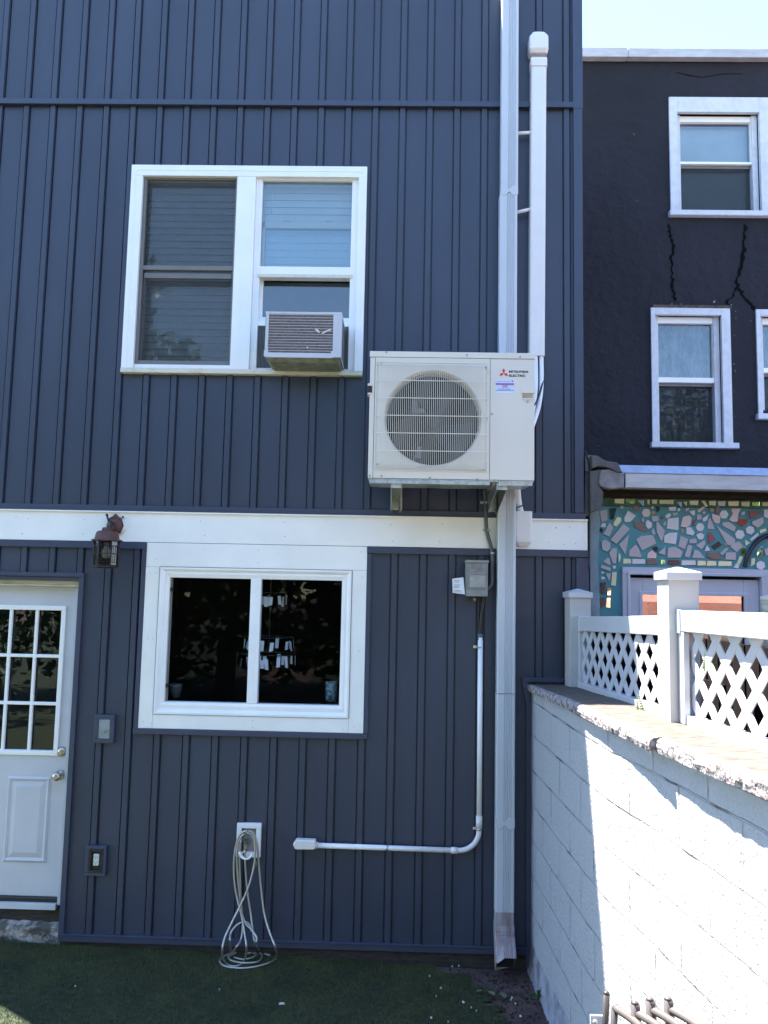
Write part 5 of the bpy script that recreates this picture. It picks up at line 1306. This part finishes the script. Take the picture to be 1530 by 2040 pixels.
# fascia + membrane top
yfz = -.06
za0, za1 = P(1244, 971, yfz)[1], P(1244, 942, yfz)[1]; xa = P(1246, 950, yfz)[0]; zb0, zb1 = za0-.012, za1-.012
mb = MB(); mb.hull_prism([(xa, yfz, za0), (xa, yfz+.09, za0), (xa, yfz+.09, za1), (xa, yfz, za1)], [(5.5, yfz, za0-.02), (5.5, yfz+.09, za0-.02), (5.5, yfz+.09, za1-.02), (5.5, yfz, za1-.02)]); mb.build('fascia', M['roof_metal'], mh, bevel=.003)
mb = MB(); xb_ = P(1231, 922, yfz+.02)[0]
mb.hull_prism([(xb_+.02, yfz-.006, za1+.001), (5.5, yfz-.006, za1-.018), (5.5, yfz+.3, za1-.018), (xb_+.02, yfz+.3, za1+.001)], [(xb_, yfz+.05, za1+.058), (5.5, yfz+.05, za1+.035), (5.5, YB, za1+.30), (xb_, YB, za1+.36)])
mb.build('roof_membrane', M['roof_blue'], mh)
mb = MB(); mb.box(1.2, 5.5, YM+.05, YB, 2.99, 3.02); mb.build('ceiling', M['rotten'], mh)
# parapet wrap and flashing at the left end
def F(u, v, Y): return P(1140+u/9.5625, 880+v/9.5625, Y)
mb = MB(); mb.prism([F(u, v, -.06) for u, v in [(340, 560), (560, 520), (520, 620), (500, 760), (520, 860), (600, 960), (590, 1060), (570, 1230), (500, 1300), (350, 1345)]], -.06, .14); mb.build('flashing', M['tar'], mh, bevel=.004)
mb = MB(); mb.prism([F(u, v, -.075) for u, v in [(545, 535), (730, 520), (800, 555), (900, 590), (1000, 590), (985, 880), (760, 895), (640, 885), (540, 850), (505, 780), (520, 640)]], -.075, .0); mb.build('corner_cap', M['tar_grey'], mh, bevel=.006)
mb = MB(); mb.prism([F(u, v, -.085) for u, v in [(365, 255), (480, 262), (610, 345), (700, 375), (860, 392), (900, 450), (930, 520), (915, 585), (850, 575), (730, 510), (600, 478), (480, 470), (380, 510)]], -.085, .3); mb.build('tar_hood', M['tar'], mh, bevel=.006)
mb = MB(); mb.prism([F(u, v, -.03) for u, v in [(280, 260), (365, 250), (375, 510), (345, 560), (330, 560)]], -.03, .05)
mb.prism([F(u, v, -.01) for u, v in [(250, 270), (290, 290), (325, 500), (330, 580), (255, 560), (245, 420)]], -.01, .05); mb.build('flashing_strip', M['tar_grey'], mh)
mb = MB(); mb.prism([F(u, v, .0) for u, v in [(250, 580), (330, 590), (335, 1380), (290, 1420), (235, 1400)]], .0, .05); mb.build('side_filler', M['tar'], mh)
mb = MB(); mb.tube(spline([(*F(u, v, -.03), )[0:1]+(-.03,)+(F(u, v, -.03)[1],) for u, v in [(235, 170), (290, 290), (318, 420), (330, 600), (338, 800), (340, 1100), (335, 1380), (335, 1700)]]+[(P(1174, 1140, -.03)[0], -.03, P(1174, 1140, -.03)[1])], 5), .005, 6)
o = mb.build('wall_cable', M['black']); tag(o, 'thin black cable running down the corner between blue siding and mosaic wall', 'cable')

# mosaic tiles (polygons read in crop units: 3.825 px per photo px from (1130,880))
TM = ['t_grey', 't_white', 't_pink', 't_red', 't_maroon', 't_navy', 't_gold', 't_brown', 't_mirror', 't_cream', 't_sky']
TI = {k: i for i, k in enumerate(TM)}
def hexa(cx_, cy_, r_, a0=0): return [(cx_+r_*math.cos(a0+k*math.pi/3), cy_+r_*math.sin(a0+k*math.pi/3)) for k in range(6)]
T_ = [
 ('t_grey', [(246, 530), (303, 515), (305, 600), (260, 612)]), ('t_navy', [(322, 508), (375, 505), (352, 592), (325, 594)]), ('t_cream', [(380, 573), (408, 580), (410, 605), (375, 647), (352, 640), (352, 620)]),
 ('t_white', [(460, 525), (522, 565), (478, 612), (435, 612), (432, 580)]), ('t_pink', hexa(600, 543, 35)), ('t_grey', [(405, 487), (430, 492), (425, 513), (402, 510)]), ('t_brown', [(500, 490), (545, 488), (552, 512), (530, 532), (500, 520)]),
 ('t_navy', [(678, 490), (705, 508), (690, 538), (680, 530)]), ('t_gold', [(642, 528), (672, 530), (670, 553), (643, 552)]), ('t_white', [(768, 498), (828, 496), (822, 528), (775, 526)]),
 ('t_white', [(745, 562), (778, 545), (790, 560), (770, 583), (748, 582)]), ('t_red', [(718, 562), (734, 582), (714, 592)]), ('t_grey', [(640, 572), (690, 564), (697, 602), (648, 612)]),
 ('t_white', [(612, 596), (645, 620), (640, 655), (615, 665), (596, 640), (597, 610)]), ('t_grey', [(320, 615), (350, 655), (320, 725), (272, 705)]), ('t_grey', [(425, 625), (475, 665), (372, 780), (325, 750)]),
 ('t_brown', [(505, 605), (540, 612), (575, 625), (612, 686), (570, 682), (510, 650)]), ('t_white', [(765, 588), (848, 577), (845, 677), (758, 662)]), ('t_pink', [(878, 575), (925, 560), (945, 580), (935, 635), (905, 655), (862, 648)]),
 ('t_grey', [(676, 610), (690, 612), (742, 680), (722, 755), (710, 755), (680, 690)]), ('t_grey', [(655, 655), (672, 700), (660, 715), (638, 690)]), ('t_white', [(738, 715), (775, 695), (838, 692), (825, 782), (735, 770)]),
 ('t_gold', [(862, 682), (880, 668), (893, 685), (877, 702)]), ('t_white', [(905, 655), (940, 652), (968, 695), (955, 715), (905, 705)]), ('t_white', hexa(1010, 652, 34)), ('t_white', [(980, 710), (1015, 692), (1043, 712), (1030, 745), (998, 745)]),
 ('t_grey', [(522, 745), (565, 718), (650, 712), (678, 775), (568, 830)]), ('t_grey', [(470, 705), (440, 860), (392, 785)]), ('t_grey', [(258, 760), (285, 745), (325, 770), (325, 815), (300, 838), (265, 825)]),
 ('t_navy', [(652, 802), (680, 797), (692, 810), (680, 838), (655, 825)]), ('t_grey', [(520, 782), (545, 815), (565, 882), (468, 875), (470, 830)]), ('t_pink', [(645, 825), (678, 855), (675, 890), (608, 888), (610, 852)]),
 ('t_grey', [(745, 798), (745, 865), (690, 850)]), ('t_grey', [(765, 808), (822, 800), (878, 838), (860, 885), (762, 885)]), ('t_grey', [(862, 718), (922, 742), (895, 820), (845, 800)]), ('t_grey', [(918, 788), (952, 795), (930, 882), (890, 878)]),
 ('t_grey', [(930, 745), (980, 738), (985, 775), (925, 775)]), ('t_grey', [(1048, 745), (1050, 785), (1020, 822), (978, 790)]), ('t_grey', [(970, 825), (1000, 832), (1050, 890), (948, 885)]), ('t_white', [(1062, 787), (1088, 830), (1045, 835)]),
 ('t_maroon', [(1085, 680), (1128, 742), (1075, 778), (1068, 700)]), ('t_navy', [(1095, 795), (1152, 757), (1175, 785), (1120, 825)]), ('t_gold', hexa(1202, 783, 12)), ('t_grey', [(1135, 640), (1275, 742), (1278, 778), (1220, 790)]),
 ('t_grey', [(1182, 615), (1230, 610), (1284, 650), (1270, 688), (1180, 640)]), ('t_white', hexa(1192, 555, 35)), ('t_pink', [(1100, 550), (1165, 568), (1160, 622), (1125, 622), (1105, 590)]), ('t_grey', [(1085, 575), (1122, 670), (1065, 665), (1070, 600)]),
 ('t_white', [(1082, 550), (1060, 600), (1032, 612), (1028, 585)]), ('t_grey', [(985, 555), (1020, 558), (1020, 595), (985, 597)]), ('t_white', [(925, 530), (972, 522), (968, 562), (950, 560)]), ('t_pink', [(985, 525), (1040, 490), (1045, 505), (1000, 543)]),
 ('t_gold', [(1080, 508), (1112, 510), (1110, 535), (1085, 535)]), ('t_brown', [(1132, 492), (1160, 492), (1150, 550), (1125, 550)]), ('t_pink', [(1245, 510), (1322, 508), (1300, 550), (1295, 610), (1262, 612), (1232, 598), (1258, 552)]),
 ('t_red', [(1288, 590), (1372, 588), (1375, 610), (1328, 650), (1290, 618)]), ('t_maroon', [(1378, 530), (1475, 528), (1470, 545), (1395, 590)]), ('t_grey', [(1405, 610), (1490, 575), (1495, 620), (1450, 658), (1410, 635)]),
 ('t_white', hexa(1390, 675, 35, .3)), ('t_white', hexa(1313, 708, 38, .2)), ('t_grey', [(1240, 790), (1305, 758), (1342, 795), (1290, 842), (1245, 808)]), ('t_grey', [(1205, 845), (1282, 842), (1280, 902), (1200, 898)]),
 ('t_brown', [(1062, 845), (1150, 843), (1180, 890), (1120, 900), (1062, 878)]), ('t_grey', [(1205, 812), (1230, 810), (1180, 868), (1160, 850)]), ('t_grey', [(340, 812), (378, 812), (370, 930), (345, 925), (318, 850)]),
 ('t_grey', [(300, 888), (318, 885), (330, 935), (310, 940), (272, 912)]), ('t_grey', [(258, 938), (330, 962), (325, 988), (250, 962)]), ('t_grey', [(290, 1008), (330, 1002), (322, 1070)]), ('t_navy', [(250, 1075), (293, 1070), (285, 1160), (260, 1160)]),
 ('t_navy', [(240, 1190), (285, 1188), (280, 1240), (245, 1280), (226, 1250)]), ('t_cream', [(342, 995), (376, 992), (368, 1098), (332, 1094)]), ('t_mirror', [(302, 1118), (332, 1116), (330, 1170), (303, 1172)]), ('t_mirror', [(300, 1190), (328, 1188), (325, 1268), (292, 1262)]),
 ('t_cream', [(390, 852), (402, 855), (405, 885), (395, 922), (387, 910)]), ('t_white', [(262, 622), (292, 622), (290, 655), (250, 650)]), ('t_navy', [(250, 655), (272, 668), (262, 695), (242, 680)]),
 ('t_grey', [(798, 545), (842, 540), (835, 562), (805, 565)]), ('t_maroon', [(965, 595), (980, 600), (970, 640), (952, 640)]), ('t_white', hexa(848, 518, 13)), ('t_white', hexa(648, 502, 11)), ('t_white', hexa(1040, 542, 11)), ('t_grey', [(905, 505), (930, 503), (920, 530), (890, 530)]),
 ('t_grey', [(1325, 540), (1355, 532), (1345, 560), (1318, 560)]), ('t_white', [(1498, 518), (1560, 515), (1560, 590), (1495, 575)]), ('t_cream', [(1465, 672), (1510, 660), (1515, 680), (1465, 702)]), ('t_white', [(1388, 745), (1450, 692), (1458, 712), (1400, 760)]),
 ('t_cream', [(1350, 748), (1395, 770), (1358, 795)]), ('t_mirror', [(1325, 805), (1360, 800), (1352, 868), (1320, 862)]), ('t_cream', [(1312, 872), (1338, 876), (1315, 935), (1292, 925)]), ('t_white', [(1285, 925), (1310, 935), (1300, 968), (1265, 958)]),
 ('t_white', hexa(268, 998, 10)), ('t_white', [(255, 1030), (280, 1028), (290, 1045), (262, 1052)]), ('t_white', [(348, 945), (370, 945), (368, 968), (346, 968)]), ('t_grey', [(570, 575), (585, 590), (582, 620), (562, 600)]), ('t_grey', [(730, 615), (752, 605), (750, 640), (726, 640)]),
 ('t_white', hexa(1470, 943, 36, .4)), ('t_mirror', [(1440, 850), (1475, 795), (1490, 815), (1480, 860), (1450, 892)]), ('t_cream', [(1400, 890), (1428, 888), (1425, 935), (1395, 952)]), ('t_grey', [(1500, 820), (1560, 790), (1560, 850), (1510, 870)]),
]
for (u0, u1, k) in [(358, 432, 't_cream'), (442, 515, 't_mirror'), (608, 628, 't_cream'), (643, 684, 't_cream'), (700, 810, 't_cream'), (930, 998, 't_cream'), (1078, 1132, 't_cream'), (1145, 1205, 't_white'), (1222, 1305, 't_cream'), (1325, 1388, 't_cream'), (1402, 1462, 't_mirror'), (1482, 1560, 't_cream')]:
    v0 = 436+(u0-358)*.022; hh = 32+6*hsh(u0, 3)
    T_.append((k, [(u0, v0+2), (u1, v0), (u1-4, v0+hh), (u0+3, v0+hh-3)]))
T_ += [('t_sky', [(532, 447), (583, 447), (583, 497)]), ('t_sky', [(830, 460), (870, 460), (868, 502)]), ('t_cream', [(882, 458), (912, 458), (905, 492)]), ('t_cream', [(1018, 452), (1045, 450), (1068, 490), (1055, 502)])]
for (u0, u1, k) in [(426, 482, 't_cream'), (494, 590, 't_white'), (606, 682, 't_brown'), (710, 742, 't_mirror'), (767, 852, 't_navy'), (870, 974, 't_white'), (992, 1052, 't_cream'), (1063, 1133, 't_cream'), (1150, 1248, 't_cream')]:
    v0 = 892+(u0-426)*.026; T_.append((k, [(u0, v0), (u1, v0+2), (u1+2, v0+36), (u0-2, v0+38)]))
mb = MB(); rt = random.Random(31)
for k, pg in T_:
    yj = YM-.006-rt.uniform(0, .004); mb.prism([Q(u, v) for u, v in pg], yj, YM-.001, TI[k])
# more irregular tiles right of the frame and low on the wall
for i in range(260):
    X_ = rt.uniform(2.45, 5.0); Z_ = rt.uniform(.4, 2.78); r_ = rt.uniform(.02, .045)
    n_ = rt.choice((4, 5, 6)); a0 = rt.uniform(0, 3); mb.prism([(X_+r_*math.cos(a0+k*6.283/n_)*rt.uniform(.8, 1), Z_+r_*math.sin(a0+k*6.283/n_)*rt.uniform(.8, 1)) for k in range(n_)], YM-.008, YM-.001, rt.choice((0, 0, 1, 1, 2, 4, 5, 9)))
mb.build('mosaic_tiles', [M[k] for k in TM], mh, bevel=.0015)
arcp = [(1350, 955), (1362, 900), (1385, 840), (1420, 785), (1465, 742), (1515, 718), (1580, 705)]
mb = MB(); mb.tube(spline([(*Q(u, v)[:1], YM-.012, Q(u, v)[1]) for u, v in arcp], 6), .0145, 8); mb.build('braided_ring', M['t_navy'], mh)
# door of the addition
fr = MB(); ring(fr, dX0, dX1, -.2, dZ1, .045, YM-.03, YM+.06); ring(fr, dX0+.03, dX1-.03, -.2, dZ1-.03, .018, YM-.040, YM+.05)
frm = fr.build('door_frame', M['door_grey'], mh, bevel=.003)
fr = MB(); gx0_, gx1_, gz1_ = 1.560, 2.205, 2.288
fr.box(1.478, gx0_-.0, YM+.0, YM+.04, -.1, 2.395); fr.box(gx1_, 2.305, YM+.0, YM+.04, -.1, 2.395); fr.box(gx0_, gx1_, YM, YM+.04, gz1_, 2.395); fr.box(gx0_, gx1_, YM, YM+.04, -.1, .9)
ring(fr, gx0_-.022, gx1_+.022, .88, gz1_+.022, .022, YM-.008, YM+.02)
dd = fr.build('door', M['door_grey'], mh, bevel=.004)
M['mirror_glass'] = glass_mat('reflective_door_glass', (.6, .6, .6), 2.6)
MB().box(gx0_, gx1_, YM+.015, YM+.019, .9, gz1_).build('pane', M['mirror_glass'], dd)
mb = MB()
for z in (2.24, 1.2): mb.tube([(1.478, YM-.006, z), (1.478, YM-.006, z-.09)], .007, 8)
mb.build('hinge', M['door_grey'], dd)
mb = MB(); mb.prism([(gx0_-.05, .8), (gx1_+.05, .8), (gx1_+.05, 2.27), (gx0_+.12, 2.20), (gx0_-.05, 2.13)], YM+.045, YM+.05); mb.build('curtain_or_reflection', M['terracotta'], dd)  # sheet behind the glass stands in for the door's salmon reflection
MB().box(gx0_-.05, gx1_+.05, YM+.30, YM+.31, .8, 2.4).build('room', M['room'], mh)
# neighbour's deck / yard
mb = MB()
y = -6.5
while y < YM: mb.box(1.30+.0, 6.5, y, y+.128, .30, .42); y += .135
kind(mb.build('deck', M['deck']), 'structure')
# stone/wood bits by the fence at the right edge
x, z = P(1524, 1196, -.6)
mb = MB(); mb.lathe([(.03, -.5), (.035, -.1), (.045, -.02), (.042, 0), (.02, .008)], (x+.02, -.6, z+.02), 'z', 12)
o = mb.build('timber_stake', M['old_wood']); tag(o, 'weathered wooden stake top peeking over the white fence rail at the right edge', 'stake')

um = thing('patio_umbrella', 'salmon patio umbrella on the neighbour deck, seen reflected in the pale door', 'umbrella', (4.35, -6.0, .42))
M['canvas'] = mat('salmon_canvas', (.50, .21, .16), .8, var=.1)
mb = MB(); n_ = 8; rim = [(4.35+1.75*math.cos(2*math.pi*k/n_), -6.0+1.75*math.sin(2*math.pi*k/n_), 2.22) for k in range(n_)]
mb.add([(4.35, -6.0, 2.85)]+rim, [(0, k+1, (k+1) % n_+1) for k in range(n_)])
dn_ = [(x, y, z-.22) for x, y, z in rim]; mb.add(rim+dn_, [(k, (k+1) % n_, (k+1) % n_+n_, k+n_) for k in range(n_)])
mb.build('canopy', M['canvas'], um, recalc=False)
MB().tube([(4.35, -6.0, .42), (4.35, -6.0, 2.92)], .025, 10).build('pole', M['chair'], um)
mb = MB(); mb.lathe([(.28, 0), (.26, .05), (.05, .08), (.04, .3)], (4.35, -6.0, .42), 'z', 16); mb.build('base', M['chair_dark'], um)
mb = MB(); 
for q_ in rim: mb.tube([(4.35, -6.0, 2.78), (q_[0], q_[1], q_[2]-.03)], .008, 5)
mb.build('ribs', M['chair'], um)
# ================================================================== YARD BEHIND THE CAMERA (seen in the panes)
def tree(x, y, h, rcr, seed, lab):
    t_ = thing('tree', lab, 'tree', (x, y, 0), 'trees behind the yard'); r_ = random.Random(seed)
    mb = MB(); mb.tube([(x, y, -.2), (x+.1, y, h*.3), (x-.1, y+.1, h*.6), (x, y, h*.85)], [.22, .17, .11, .04], 10)
    for k in range(9):
        a = r_.uniform(0, 6.28); z0 = h*r_.uniform(.25, .7); L = rcr*r_.uniform(.5, .9)
        mb.tube([(x, y, z0), (x+math.cos(a)*L*.5, y+math.sin(a)*L*.5, z0+L*.15), (x+math.cos(a)*L, y+math.sin(a)*L, z0+L*.5)], [.07, .045, .015], 6)
    mb.build('trunk', M['bark'], t_)
    mb = MB(); cl = [(x+r_.gauss(0, rcr*.45), y+r_.gauss(0, rcr*.4), h*r_.uniform(.12, .96), rcr*r_.uniform(.25, .45)) for _ in range(40)]
    for _ in range(6500):
        cx_, cy_, cz_, cr = r_.choice(cl); d = Vector((r_.gauss(0, 1), r_.gauss(0, 1), r_.gauss(0, 1))).normalized()*cr*r_.random()**.4
        c = Vector((cx_, cy_, cz_))+d; s_ = r_.uniform(.08, .16)
        u = Vector((r_.gauss(0, 1), r_.gauss(0, 1), r_.gauss(0, 1))).normalized()*s_; v = u.cross(Vector((r_.gauss(0, 1), r_.gauss(0, 1), r_.gauss(0, 1)))).normalized()*s_*.6
        mb.add([c-u, c+v, c+u, c-v], [(0, 1, 2, 3)])
    mb.build('crown', M['leaf'], t_, recalc=False)
names = ['leftmost', 'second from the left', 'third from the left', 'fourth from the left', 'fourth from the right', 'third from the right', 'second from the right', 'rightmost']
for k, (x, y, h, rc) in enumerate([(-9.5, -8.5, 6.5, 2.4), (-6.4, -10.5, 8.4, 2.4), (-3.6, -11.5, 6.9, 2.2), (-.9, -11.8, 6.2, 2.1), (1.8, -11.5, 5.8, 2.1), (4.4, -11.0, 6.8, 2.3), (7.2, -9.5, 7.2, 2.4), (9.6, -6.5, 6.2, 2.3)]):
    tree(x, y, h, rc, k+1, 'leafy tree closing the yard, %s of its row' % names[k])
print('objects', len(bpy.data.objects))
